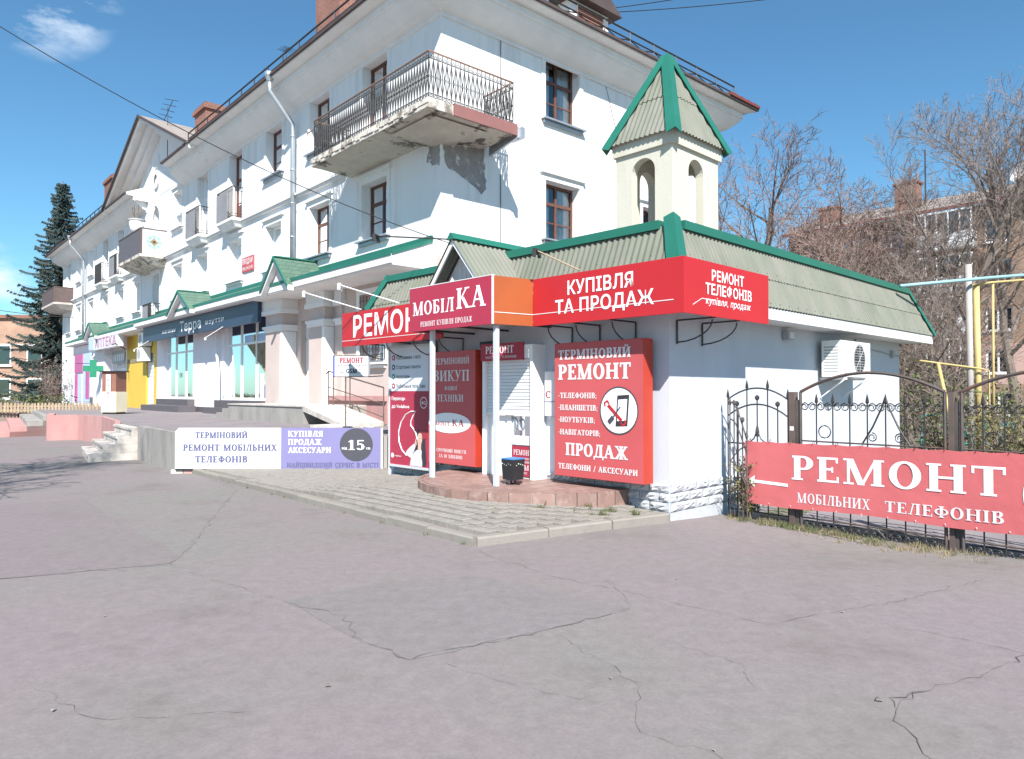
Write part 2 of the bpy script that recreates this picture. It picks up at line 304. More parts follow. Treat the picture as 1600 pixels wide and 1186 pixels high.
GL = {
 'А': (.86, _D(.12, 0, .42, 1, .08)+_D(.72, 0, .42, 1, .2)+_H(.2, .6, .3)+_S(.12, 0, .28)+_S(.72, 0, .34)),
 'Б': (.72, _V(.2)+_S(.2, 1)+_H(.05, .62, 1-t_)+_V(.6, .78, 1, .06)+_H(.1, .36, 0)+_H(.2, .36, .53)+_A(.36, .3, .32, .3, -90, 90)),
 'В': (.74, _V(.2)+_H(.05, .4, 1-t_)+_H(.05, .4, 0)+_H(.2, .4, .5)+_A(.38, .785, .28, .25, -90, 90, t=.08)+_A(.38, .285, .33, .285, -90, 90)),
 'Г': (.66, _V(.2)+_SS(.2)+_H(.05, .6, 1-t_)+_V(.58, .74, 1, .06)),
 'Д': (.86, _V(.64)+_D(.2, .05, .38, 1, .08)+_H(.02, .86, 0, .08)+_H(.26, .8, 1-t_)+_V(.06, -.18, .05, .07)+_V(.82, -.18, .05, .07)),
 'Е': (.70, _V(.2)+_H(.04, .62, 1-t_)+_H(.04, .64, 0)+_H(.2, .48, .48)+_V(.6, .78, 1, .06)+_V(.62, 0, .24, .06)+_V(.47, .4, .62, .05)),
 'Ж': (1.10, _V(.55)+_SS(.55)+_D(.14, 0, .5, .55, .15)+_D(.16, 1, .5, .45, .11)+_D(.96, 0, .6, .55, .15)+_D(.94, 1, .6, .45, .11)+_S(.13, 0, .26)+_S(.97, 0, .26)+_S(.17, 1, .24)+_S(.93, 1, .24)),
 'З': (.66, _A(.3, .77, .27, .23, -90, 150)+_A(.3, .28, .31, .28, -150, 90)+_H(.2, .34, .5)),
 'И': (.94, _N(.2, .74)+_D(.24, .08, .7, .92, .09)),
 'Й': (.94, _N(.2, .74)+_D(.24, .08, .7, .92, .09)+_A(.47, 1.26, .2, .17, 190, 350, .07, .07, 8)),
 'Н': (.94, _N(.2, .74)+_H(.2, .74, .47)),
 'І': (.42, _V(.21)+_SS(.21)),
 'Ї': (.42, _V(.21)+_SS(.21)+_H(.02, .14, 1.1, .12)+_H(.28, .40, 1.1, .12)),
 'К': (.86, _V(.2)+_SS(.2)+_D(.3, .46, .66, 1, .09)+_D(.4, .55, .72, 0, .19)+_S(.68, 1, .28)+_S(.74, 0, .3)),
 'Л': (.84, _V(.64)+_D(.16, 0, .36, 1, .09)+_H(.24, .8, 1-t_)+_S(.64, 0)+_S(.14, 0, .26)),
 'М': (1.12, _V(.16, w=.08)+_V(.92)+_D(.5, 0, .2, 1, .19)+_D(.52, 0, .88, 1, .08)+_S(.16, 0, .28)+_S(.92, 0)+_S(.14, 1, .24)+_S(.96, 1, .26)),
 'О': (.84, _A(.42, .5, .39, .52, 0, 360, n=22)),
 'П': (.90, _N(.2, .70)+_H(.1, .8, 1-t_)),
 'Р': (.70, _V(.2)+_S(.2, 0)+_H(.05, .4, 1-t_)+_H(.2, .38, .42)+_A(.38, .71, .3, .29, -90, 90)),
 'С': (.74, _A(.42, .5, .39, .52, 42, 318)+_V(.66, .7, .98, .06)),
 'Т': (.76, _V(.38)+_S(.38, 0)+_H(.03, .73, 1-t_)+_V(.06, .74, 1, .06)+_V(.70, .74, 1, .06)),
 'У': (.80, _D(.4, .3, .14, 1, .17)+_D(.28, 0, .66, 1, .085)+_A(.2, .1, .12, .11, 180, 360, .07, .07, 6)+_S(.14, 1, .3)+_S(.66, 1, .26)),
 'Ф': (.92, _V(.46)+_SS(.46)+_A(.46, .5, .43, .31, 0, 360, T=.15, n=20)),
 'Х': (.84, _D(.18, 1, .64, 0, .19)+_D(.14, 0, .62, 1, .085)+_S(.14, 0, .26)+_S(.66, 0, .32)+_S(.18, 1, .32)+_S(.64, 1, .26)),
 'Ш': (1.26, _V(.2)+_V(.63)+_V(1.06)+_SS(.2)+_SS(.63)+_SS(1.06)+_H(.1, 1.16, 0)),
 'Ь': (.70, _V(.2)+_S(.2, 1)+_H(.05, .36, 0)+_H(.2, .36, .5)+_A(.36, .285, .32, .285, -90, 90)),
 'Я': (.78, _V(.58)+_SS(.58)+_H(.4, .6, 1-t_)+_H(.4, .6, .44)+_A(.4, .72, .3, .28, 90, 270)+_D(.16, 0, .42, .46, .14)+_S(.14, 0, .26)),
 'Ч': (.82, _V(.62)+_SS(.62)+_V(.2, .55, 1)+_S(.2, 1)+_A(.4, .6, .28, .22, 180, 300)),
 'Ю': (1.1, _V(.2)+_SS(.2)+_H(.2, .4, .47)+_A(.7, .5, .36, .52, 0, 360, n=22)),
 'Ц': (.92, _N(.2, .70)+_H(.1, .86, 0)+_V(.84, -.2, .06, .07)),
 'G': (.82, _A(.42, .5, .39, .52, 42, 330)+_V(.68, .05, .42)+_H(.5, .82, .4)),
 'S': (.62, _A(.31, .75, .27, .27, 20, 270)+_A(.31, .26, .28, .28, -160, 90)),
 '1': (.5, _V(.27)+_S(.27, 0, .42)+_D(.08, .8, .24, .98, .12)),
 '5': (.62, _H(.14, .54, .9, .1)+_V(.16, .48, 1, .09)+_A(.3, .32, .29, .33, -150, 110)),
 '0': (.66, _A(.33, .5, .31, .52, 0, 360, n=20)),
 '-': (.36, _H(.05, .31, .36, .09)), '.': (.26, _H(.06, .2, 0, .14)), ';': (.28, _H(.07, .2, .45, .13)+_H(.09, .2, 0, .14)+_D(.1, -.12, .16, .02, .07)),
 '/': (.5, _D(.08, -.1, .42, 1.05, .08)), ' ': (.42, []),
}
GL['M'] = GL['М']
def serif_polys(body):
    x = 0; out = []
    for ch in body:
        wd, ps = GL[ch]
        for p in ps: out.append([(x+a, b) for a, b in p])
        x += wd+.055
    return out
def letters(parent, body, x0, x1, z0, z1, y, material, style='serif', shear=0, bold=.012, name='lettering', fat=0, lift=.004):
    """Flat print of a word, cap height z0..z1, stretched over x0..x1, lying just proud of the surface at y."""
    if style == 'serif':
        ps = serif_polys(body); xs = [p[0] for q in ps for p in q]; a, b = min(xs), max(xs); mb = MB()
        for j, (ox, oz) in enumerate([(0, 0)] if not fat else [(-fat, -fat), (fat, -fat), (-fat, fat), (fat, fat)]):
            for k, q in enumerate(ps):
                yy = y-lift-.00015*(k % 9)-.0014*j*.25
                mb.poly([(x0+(p[0]+ox-a)/(b-a)*(x1-x0), yy, z0+(p[1]+oz)*(z1-z0)) for p in q])
        return mb.build(name, material, parent)
    c = bpy.data.curves.new('t', 'FONT'); c.body = body; c.resolution_u = 2; c.offset = bold*.7; c.shear = shear; c.space_character = 1.07
    o = bpy.data.objects.new('t', c); COL.objects.link(o); bpy.context.view_layer.update()
    me = bpy.data.meshes.new_from_object(o); COL.objects.unlink(o); bpy.data.objects.remove(o); bpy.data.curves.remove(c)
    xs = [v.co.x for v in me.vertices]; a, b = min(xs), max(xs)
    for v in me.vertices:
        v.co = (x0+(v.co.x-a)/(b-a)*(x1-x0), y-.004, z0+v.co.y/.73*(z1-z0))
    me.name = name; me.materials.clear(); me.materials.append(M[material]); return link(name, me, parent)
def disc(parent, name, cx, cz, r, y, material, rz=None, n=32, r_in=0):
    mb = MB(); rz = rz or r; pt = lambda a, k: (cx+r*k*math.cos(a), y, cz+rz*k*math.sin(a))
    an = [2*math.pi*i/n for i in range(n)]
    if r_in:
        for i in range(n): mb.poly([pt(an[i], 1), pt(an[(i+1) % n], 1), pt(an[(i+1) % n], r_in), pt(an[i], r_in)])
    else: mb.poly([pt(a, 1) for a in an])
    return mb.build(name, material, parent)
# ------------------------------------------------------------------ ground, paving, terrace
def gz(x, y):
    s = lambda a: max(0, min(1, a))**2*(3-2*max(0, min(1, a)))
    return -.075*s((x-1.7)/1.3)*s((y-6.2)/1.6)*s((60-y)/20)
xs = [-400, -150, -60, -30, -15]+[-8+.5*i for i in range(38)]+[12, 16, 25, 60, 150, 400]; ys = [-300, -60, -20, -5, 0]+[2+.5*i for i in range(30)]+[18, 22, 30, 45, 80, 150, 400, 900]
mb = MB(); mb.v = [(x, y, gz(x, y)) for y in ys for x in xs]; nx = len(xs)
mb.f = [(j*nx+i, j*nx+i+1, (j+1)*nx+i+1, (j+1)*nx+i) for j in range(len(ys)-1) for i in range(nx-1)]
ground = mb.build('ground', 'asphalt', kind='structure')
rg = random.Random(3)
def rough_loop(pts, amp, seg=.25):
    out_ = []
    for k in range(len(pts)):
        a = Vector(pts[k]); b = Vector(pts[(k+1) % len(pts)]); n = max(1, int((b-a).length/seg))
        for i in range(n):
            p = a.lerp(b, i/n); out_.append((p.x+rg.uniform(-amp, amp), p.y+rg.uniform(-amp, amp)))
    return out_
def sheet(name, pts, z, material, amp=.025):
    q = rough_loop(pts, amp); return MB().poly([(x, y, gz(x, y)+z) for x, y in q]).build(name, material, ground)
sheet('asphalt_patch', [(-1.74, 5.48), (-1.08, 6.03), (-.33, 6.24), (.88, 5.31), (.26, 4.82), (-.61, 4.3), (-.99, 4.63)], .002, 'asphalt2', .03)
sheet('asphalt_patch', [(-6.42, 10.7), (-4.35, 8.24), (-3.23, 7.01), (-3.18, 6.7), (-3.86, 6.35), (-4.38, 6.13), (-7.5, 5.2), (-9, 9)], .003, 'asphalt3', .02)
def crack(pts, w_, z=.005, jag=.03):
    P = [Vector(p) for p in pts]; q = []
    for a, b in zip(P, P[1:]):
        n = max(2, int((b-a).length/.07))
        for i in range(n): q.append(a.lerp(b, i/n)+Vector((rg.uniform(-jag, jag), rg.uniform(-jag, jag))))
    q.append(P[-1]); mb = MB()
    L_, Rr = [], []
    for k, p in enumerate(q):
        d = (q[min(k+1, len(q)-1)]-q[max(k-1, 0)]).normalized(); n = Vector((-d.y, d.x)); ww = w_*.40*(.05+rg.random()*1.4)*(1 if 0 < k < len(q)-1 else .1)
        L_.append((p.x+n.x*ww, p.y+n.y*ww, gz(p.x, p.y)+z)); Rr.append((p.x-n.x*ww, p.y-n.y*ww, gz(p.x, p.y)+z))
    for k in range(len(q)-1): mb.poly([L_[k], L_[k+1], Rr[k+1], Rr[k]])
    return mb.build('crack', 'crack', ground)
for pts, w_ in [([(3.3, 4.45), (2.48, 3.97), (2.14, 3.8), (1.93, 3.61), (1.85, 3.41), (1.84, 2.9)], .007), ([(2.2, 3.83), (1.98, 3.76), (1.93, 3.61)], .012),
                ([(-.39, 7.24), (.33, 6.24), (1.01, 5.65), (1.77, 4.95), (2.94, 5.48), (4.24, 6.24)], .005), ([(2.4, 5.1), (2.85, 4.69), (3.2, 4.3)], .005),
                ([(-.42, 4.25), (-.07, 4.0), (.34, 3.76), (.47, 3.8)], .003), ([(-5.2, 5.9), (-4.38, 6.13), (-3.93, 6.46), (-2.84, 6.35), (-1.74, 5.48)], .003),
                ([(-6.3, 14.3), (-4.53, 11.75), (-3.23, 7.01)], .007), ([(-3.3, 6.95), (-3.15, 6.62), (-3.86, 6.35), (-4.6, 6.05)], .006), ([(.26, 4.82), (.7, 3.9), (.6, 3.4), (1.1, 3.0)], .003),
                ([(-1.74, 5.48), (-1.2, 5.1), (-.99, 4.63), (-.61, 4.3), (.26, 4.82), (.88, 5.31)], .009), ([(-2.6, 3.9), (-2.0, 3.5), (-1.3, 3.6)], .003), ([(-4.5, 11.6), (-6.3, 10.8), (-8, 11)], .006),
                ([(1.0, 4.6), (1.35, 4.2), (1.3, 3.8)], .003), ([(.3, 6.25), (.85, 6.0), (.9, 5.4)], .004)]:
    crack(pts, w_)
# small litter on the asphalt
for (x, y, s) in [(-1.0, 3.9, .02), (-2.3, 3.6, .016), (1.9, 3.72, .025), (-2.9, 5.1, .012), (.55, 4.0, .012), (2.4, 5.2, .014), (-.2, 5.0, .01), (-1.5, 6.4, .012), (1.4, 6.1, .012), (-3.4, 4.5, .012), (.9, 3.2, .01)]:
    a = rg.uniform(0, 6); mb = MB()
    mb.hexa([(x+s*math.cos(a+i*2.1), y+s*1.3*math.sin(a+i*2.1), gz(x, y)+.009) for i in range(3)], [(x+s*.6*math.cos(a+i*2.1), y+s*.6*math.sin(a+i*2.1), gz(x, y)+.009+s*.35) for i in range(3)])
    mb.build('litter_fragment', 'crack' if rg.random() < .6 else 'kerb', ground)

PAVE = [(-.37, 7.45), (-6.35, 14.22), (-2.3, 14.22), (-2.25, 13.33), (1.978, 8.95), (1.95, 8.86)]
pave = MB().hexa([(x, y, -.1) for x, y in PAVE][::-1], [(x, y, .072) for x, y in PAVE][::-1]).build('pavement', 'sand', kind='structure')
def inside(p, poly, m=0):
    c = False; n = len(poly)
    for i in range(n):
        (x1, y1), (x2, y2) = poly[i], poly[i-1]
        if (y1 > p[1]) != (y2 > p[1]) and p[0] < (x2-x1)*(p[1]-y1)/(y2-y1)+x1: c = not c
    if c and m:
        for i in range(n):
            a, b = Vector(poly[i-1]), Vector(poly[i]); d = b-a
            if d.length < .01: continue
            t = max(0, min(1, (Vector(p)-a).dot(d)/d.length_squared))
            if (a+d*t-Vector(p)).length < m: return False
    return c
PW, PH = .235, .155
def paver_mesh(seed):
    r = random.Random(seed); mb = MB(); a, b = PW/2-.006, PH/2-.006
    bt = [(-a, -b), (a, -b), (a, b), (-a, b)]; j = lambda: r.uniform(-.002, .002)
    lo = [(x, y, -.12) for x, y in bt]; mid = [(x+j(), y+j(), .024) for x, y in bt]; hi = [(x*.94, y*.92, .03+j()) for x, y in bt]
    i = len(mb.v); mb.v = lo+mid+hi
    for q in (0, 4):
        for k in range(4): mb.f.append((q+k, q+(k+1) % 4, q+4+(k+1) % 4, q+4+k))
    mb.f.append((8, 9, 10, 11)); return mb
def pz(x, y):
    d = Vector((x, y))-K0; u, o = d.dot(KL), -d.dot(KR); s = lambda a: max(0, min(1, a))**2*(3-2*max(0, min(1, a)))
    return .12*s((u-.2)/1.3)*s((5.6-u)/1.6)*s((2.9-o)/1.3)
pm = []
for sd in range(4):
    b_ = paver_mesh(sd); me = bpy.data.meshes.new('paver'); me.from_pydata(b_.v, [], b_.f); me.materials.append(M['paver']); pm.append((me, b_))
spots = []
for i in range(-60, 60):
    for j in range(-60, 60):
        q = K0+KL*((i+.5*(j % 2))*PW)-KR*(j*PH)
        if inside((q.x, q.y), PAVE, .115): spots.append((q.length, q.x, q.y))
spots.sort(); rest = MB()
for k, (d, x, y) in enumerate(spots):
    a = ROT_K+rg.uniform(-.02, .02); z = .071+pz(x, y)+rg.uniform(-.005, .005)
    if k < 290: link('paver', pm[k % 4][0], pave, loc=(x, y, z), rotz=a)
    else:
        b_ = pm[k % 4][1]; i0 = len(rest.v); c, s = math.cos(a), math.sin(a)
        rest.v += [(x+p[0]*c-p[1]*s, y+p[0]*s+p[1]*c, z+p[2]) for p in b_.v]; rest.f += [tuple(i0+q for q in f) for f in b_.f]
if rest.v: rest.build('far_pavers', 'paver', pave, kind='stuff')
kerb = MB().hexa([(-.40, 7.40, -.09), (-.34, 7.47, -.09), (-.37, 7.50, -.09)], [(-.40, 7.40, .09), (-.34, 7.47, .09), (-.37, 7.50, .09)]).build('kerb', 'kerb', kind='structure')
def kerb_run(a, b, n, h0=.095):
    a, b = Vector(a), Vector(b); d = (b-a)/n; u = d.normalized(); nn = Vector((-u.y, u.x))
    if nn.dot(Vector((.5, 12))-a) < 0: nn = -nn
    for k in range(n):
        p, q = a+d*k+u*.006, a+d*(k+1)-u*.006; h = h0+rg.uniform(-.008, .01); sh = rg.uniform(-.012, .012)
        p, q = p+nn*sh, q+nn*sh; c = .015
        mb = MB(); lo = [p, q, q+nn*.11, p+nn*.11]; hi = [p+nn*c, q+nn*c, q+nn*.108, p+nn*.108]; mb.v = [(v.x, v.y, -.1) for v in lo]+[(v.x, v.y, h-.018+rg.uniform(-.004, .004)) for v in lo]+[(v.x, v.y, h) for v in hi]
        for o in (0, 4):
            for i in range(4): mb.f.append((o+i, o+(i+1) % 4, o+4+(i+1) % 4, o+4+i))
        mb.f.append((8, 9, 10, 11)); mb.build('kerb_stone', 'kerb', kerb)
kerb_run((-.42, 7.42), (-6.42, 14.2), 11); kerb_run((-.36, 7.40), (1.94, 8.82), 3, .10)

# tufts growing from the paving joints and along the wall
def blades(mb, x, y, z, n, h, spread, r):
    for _ in range(n):
        a = r.uniform(0, 6.28); d = r.random()*spread; px, py = x+d*math.cos(a), y+d*math.sin(a); hh = h*r.uniform(.4, 1.1); lx, ly = r.uniform(-1, 1)*hh*.6, r.uniform(-1, 1)*hh*.6
        t = r.uniform(0, 6.28); wx, wy = .004*math.cos(t), .004*math.sin(t)
        mb.v += [(px-wx, py-wy, z), (px+wx, py+wy, z), (px+lx, py+ly, z+hh)]; k = len(mb.v); mb.f.append((k-3, k-2, k-1))
mb = MB()
for _ in range(46):
    t = rg.random()**.7; u = rg.uniform(-.2, 2.6); o = rg.uniform(.15, 1.35)*(1 if u < 1.2 else .9)+(.6 if u > 1.0 else 0)
    q = K0+KL*u-KR*o
    if inside((q.x, q.y), PAVE, .1): blades(mb, q.x, q.y, .085+pz(q.x, q.y), rg.randint(14, 40), rg.uniform(.025, .075), .055, rg)
for (u, o) in [(.5, .55), (.75, .7), (.42, .8), (.95, .5), (.2, .45), (1.1, 1.1)]:
    q = K0+KL*u-KR*o; blades(mb, q.x, q.y, .085+pz(q.x, q.y), 70, .10, .08, rg)
for k in range(9):
    p = Vector((-.4, 7.42)).lerp(Vector((-5, 12.6)), k/8+rg.uniform(-.04, .04)); blades(mb, p.x-.02, p.y, 0.0, 14, .045, .05, rg)
mb.build('joint_weeds', 'weed', kind='stuff')

# raised terrace in front of the long building
TZ = .76
TER = [(-2.46, 14.3), (-6.6, 14.3), (-8.8, 17.0), (-10.4, 19.0), (-12.8, 22.5), (-14.9, 24.5), (-15.55, 23.85), (-18.4, 28.2), (-30, 44), (-75, 80), (-75, 110), (-30, 60), (-1.5, 18.2), (-1.6, 15.2)]
MB().hexa([(x, y, -.2) for x, y in TER][::-1], [(x, y, TZ) for x, y in TER][::-1]).build('terrace', 'terrtop', kind='structure')
def wallrun(pts, th, z1, name, material, label, extra=0):
    mb = MB()
    for a, b in zip(pts, pts[1:]):
        a, b = Vector(a), Vector(b); d = (b-a).normalized(); n = Vector((d.y, -d.x))
        if n.dot(-a) < 0: n = -n
        n2 = n*th
        mb.hexa([(a.x, a.y, -.15), (b.x, b.y, -.15), (b.x+n2.x, b.y+n2.y, -.15), (a.x+n2.x, a.y+n2.y, -.15)], [(a.x, a.y, z1), (b.x, b.y, z1), (b.x+n2.x, b.y+n2.y, z1), (a.x+n2.x, a.y+n2.y, z1)])
    o = mb.build(name, material); tag(o, label, 'wall'); return o
wallrun([(-6.6, 14.28), (-8.78, 16.98)], .12, .80, 'retaining_wall', 'concrete', 'stained grey concrete retaining wall between the white steps and the long ground-level signboard')
rw = wallrun([(-2.48, 14.28), (-6.6, 14.28)], .10, .73, 'retaining_wall', 'concrete', 'retaining wall hidden behind the white and lilac signboard with pale bricks at its foot')
mbk = None
for k in range(17):
    mb = MB(); x = -6.72+k*.25; mb.box(x, x+.238, 14.06, 14.17, -.02, .075+rg.uniform(-.01, .012)); mb.build('brick', 'pinkwall' if rg.random() < .35 else 'stepstone', rw)
wallrun([(-10.5, 19.1), (-12.8, 22.48), (-14.9, 24.48)], .12, .84, 'retaining_wall', 'pinkwall', 'faded pink painted terrace wall running back from the white steps')
wallrun([(-14.75, 24.3), (-15.5, 23.72), (-17.0, 26.2)], .2, .84, 'retaining_wall', 'pinkwall', 'faded pink end pier of the terrace wall beside the low wide steps')
st = thing('steps', 'short flight of pale worn stone steps between pink and grey terrace walls', 'steps', (0, 0, 0))
for k in range(4):
    o = .22+(3-k)*.30; z0, z1 = k*.19, (k+1)*.19-.004
    a = Vector((-8.84, 17.02)); b = Vector((-10.42, 19.02)); n = -BR
    c, d = a+n*o, b+n*(o*.75)+BL*(.1*(3-k))
    mb = MB(); mb.hexa([(p.x, p.y, z0) for p in (a, b, d, c)], [(p.x, p.y, z1-.05) for p in (a, b, d, c)])
    c2, d2 = c+n*.03, d+n*.03; mb.hexa([(p.x, p.y, z1-.05) for p in (a, b, d2, c2)], [(p.x, p.y, z1) for p in (a, b, d2, c2)])
    mb.build('step', 'stepstone', st)
st = thing('steps', 'low wide worn steps at the far left edge of the terrace', 'steps', (0, 0, 0))
for k in range(4):
    o = (3-k)*.5+.25; a = Vector((-17.0, 26.3)); b = Vector((-29.5, 43.6)); n = -BR
    MB().hexa([(p.x, p.y, -.05) for p in (a, b, b+n*o, a+n*o)], [(p.x, p.y, (k+1)*.185) for p in (a, b, b+n*o, a+n*o)]).build('step', 'pinkwall' if k < 2 else 'concrete', st)

# ------------------------------------------------------------------ the long white building
bld = thing('apartment_building', 'long white three storey building with corner balcony, deep cornice and shops below', 'building', (B0.x, B0.y, 0), ROT_B)
LEN, DEP, ZE = 48.6, 12.4, 11.85
def wall_panel(P, u0, u1, z0, z1, holes, name, material, depth=.34, off=0):
    us = sorted({u0, u1, *[h[0] for h in holes], *[h[1] for h in holes]}); zs = sorted({z0, z1, *[h[2] for h in holes], *[h[3] for h in holes]}); mb = MB()
    for a, b in zip(us, us[1:]):
        for c, d in zip(zs, zs[1:]):
            if any(h[0] <= a+1e-6 and b <= h[1]+1e-6 and h[2] <= c+1e-6 and d <= h[3]+1e-6 for h in holes): continue
            mb.poly([P(a, off, c), P(b, off, c), P(b, off, d), P(a, off, d)])
    for (a, b, c, d) in holes:
        e = off-depth
        mb.poly([P(a, off, c), P(a, e, c), P(a, e, d), P(a, off, d)]).poly([P(b, off, c), P(b, e, c), P(b, e, d), P(b, off, d)])
        mb.poly([P(a, off, d), P(a, e, d), P(b, e, d), P(b, off, d)]).poly([P(a, off, c), P(a, e, c), P(b, e, c), P(b, off, c)])
    return mb.build(name, material, bld)
def window(P, a, b, c, d, fmat, style='cross', hood=True, sill=True, depth=.34, trim=True, curtain=True, glass='glass', door=False):
    e = -depth; fw = .065; mb = MB()
    for (p, q, r, s) in [(a, a+fw, c, d), (b-fw, b, c, d), (a+fw, b-fw, c, c+fw), (a+fw, b-fw, d-fw, d)]: mb.pbox(P, p, q, e, e+.07, r, s)
    m = (a+b)/2; zt = c+(d-c)*.66; zl = c+(d-c)*.33
    if style == 'cross':
        mb.pbox(P, m-.04, m+.04, e+.005, e+.065, c+fw, d-fw); mb.pbox(P, a+fw, m-.04, e+.005, e+.06, zt-.045, zt+.045); mb.pbox(P, m+.04, b-fw, e+.005, e+.06, zt-.045, zt+.045)
        mb.pbox(P, a+fw, m-.04, e+.01, e+.045, zl-.018, zl+.018); mb.pbox(P, m+.04, b-fw, e+.01, e+.045, zl-.018, zl+.018)
    elif style == 'two': mb.pbox(P, m-.045, m+.045, e+.005, e+.065, c+fw, d-fw)
    elif style == 'bars':
        for k in (1, 2, 3): mb.pbox(P, a+(b-a)*k/4-.03, a+(b-a)*k/4+.03, e+.005, e+.065, c+fw, d-fw)
        mb.pbox(P, a+fw, b-fw, e, e+.06, zt-.03, zt+.03)
    if door: mb.pbox(P, a+fw, b-fw, e+.005, e+.05, c+fw, c+(d-c)*.3)
    f = mb.build('window', fmat, bld)
    MB().poly([P(a+.02, e+.03, c+.02), P(b-.02, e+.03, c+.02), P(b-.02, e+.03, d-.02), P(a+.02, e+.03, d-.02)]).build('pane', glass, f)
    if curtain:
        mb = MB(); n = 26; g = .05*(b-a)
        for (p, q) in [(a+.03, a+(b-a)*rg.uniform(.36, .50)), (b-(b-a)*rg.uniform(.34, .49), b-.03)]:
            top = d-.05; pts = [(p+(q-p)*k/n, -.42-.02*math.sin(k*1.5)) for k in range(n+1)]
            for k in range(n): mb.poly([P(pts[k][0], pts[k][1], c+.03), P(pts[k+1][0], pts[k+1][1], c+.03), P(pts[k+1][0], pts[k+1][1], top), P(pts[k][0], pts[k][1], top)])
        mb.build('curtain', 'curtain', f)
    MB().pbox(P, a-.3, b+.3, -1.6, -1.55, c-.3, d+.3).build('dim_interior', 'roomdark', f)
    if sill:
        mb = MB(); mb.pbox(P, a-.16, b+.16, -.02, .17, c-.075, c-.03); mb.pbox(P, a-.10, b+.10, -.02, .085, c-.17, c-.09); mb.build('sill', 'steel' if fmat == 'woodbrown' else 'trim', f)
    if trim:
        mb = MB(); k = .15
        mb.pbox(P, a-k, a-.002, -.01, .035, c-.03, d+k); mb.pbox(P, b+.002, b+k, -.01, .035, c-.03, d+k); mb.pbox(P, a-.002, b+.002, -.01, .034, d+.002, d+k)
        if hood: mb.pbox(P, a-k-.06, b+k+.06, -.01, .11, d+k+.03, d+k+.10); mb.pbox(P, a-k-.02, b+k+.02, -.01, .065, d+k, d+k+.03)
        mb.build('surround', 'trim', f)
    return f
UC = [3.15, 6.5, 10.0, 13.6, 17.4, 20.8, 24.2, 27.7, 31.2, 34.9, 38.9, 42.7, 46.2]
hw = .68
h3 = []; h2 = []
for i, u in enumerate(UC):
    if i == 6: h3.append((u-.55, u+.55, 8.9, 10.9)); h2.append((u-.55, u+.55, 5.1, 7.5))
    else:
        dr = i in (0, 3, 4, 7, 8, 9, 12)
        h3.append((u-hw, u+hw, 8.2 if dr else 9.3, 11.0)); h2.append((u-hw, u+hw, 5.95, 7.55))
wall_panel(PF, 0, LEN, 5.0, 11.5, h3+h2, 'wall', 'wall')
hs = [(3.62, 5.02, 9.37, 11.2), (3.62, 5.02, 5.95, 7.6), (8.0, 9.4, 9.37, 11.2), (8.0, 9.4, 5.95, 7.6)]
wall_panel(PS, 0, DEP, 0, 11.5, hs, 'wall', 'wall')
mb = MB(); mb.poly([(-LEN, 0, 0), (-LEN, DEP, 0), (-LEN, DEP, 11.5), (-LEN, 0, 11.5)]); mb.poly([(0, DEP, 0), (-LEN, DEP, 0), (-LEN, DEP, 11.5), (0, DEP, 11.5)]); mb.build('wall', 'wall', bld)
for i, (a, b, c, d) in enumerate(h3):
    fm = 'woodbrown' if i in (0, 1, 2, 3, 9) else 'pvc'
    if i == 6: continue
    window(PF, a, b, c, d, 'redbrown' if (i == 3) else fm, 'cross' if i != 9 else 'two', sill=c > 9, hood=i not in (4, 7), door=c < 9)
for i, (a, b, c, d) in enumerate(h2):
    window(PF, a, b, c, d, 'woodbrown' if i in (0, 1) else 'pvc', 'cross' if i in (0, 1) else 'two', sill=i != 6, door=i == 6)
for h in hs: window(PS, *h, 'woodbrown', 'cross')
# arched niche window of the gable bay
a, b, c, d = h3[6]; f = window(PF, a, b, c, d, 'pvc', 'two', hood=False, sill=False, trim=False)
mb = MB(); m = (a+b)/2
for k in range(10):
    t0, t1 = math.pi*k/10, math.pi*(k+1)/10
    for (t, s) in ((t0, t1),): mb.poly([PF(m+.55*math.cos(t), -.34, d-.55+.55*math.sin(t)), PF(m+.55*math.cos(s), -.34, d-.55+.55*math.sin(s)), PF(m+.55*math.cos(s), .004, d-.55+.55*math.sin(s)), PF(m+.55*math.cos(t), .004, d-.55+.55*math.sin(t))])
    mb.poly([PF(m+.55*math.cos(t0), .004, d-.55+.55*math.sin(t0)), PF(m+.55*math.cos(t1), .004, d-.55+.55*math.sin(t1)), PF(m+.56*math.cos(t1), .004, d+.01), PF(m+.56*math.cos(t0), .004, d+.01)])
    q = lambda t, r: PF(m+r*math.cos(t), .06, d-.55+r*math.sin(t))
    mb.poly([q(t0, .55), q(t1, .55), q(t1, .68), q(t0, .68)])
mb.pbox(PF, m-.68, m-.552, 0, .06, c, d-.55); mb.pbox(PF, m+.552, m+.68, 0, .06, c, d-.55); mb.pbox(PF, m-.1, m+.1, .06, .14, d+.05, d+.4)
mb.build('arch_surround', 'trim', f)
# string course
mb = MB(); mb.pbox(PF, 4.75, LEN, -.01, .09, 8.05, 8.13); mb.pbox(PF, 4.75, LEN, -.01, .15, 8.13, 8.20); mb.pbox(PF, 4.75, LEN, -.01, .06, 8.20, 8.26); mb.build('string_course', 'trim', bld)
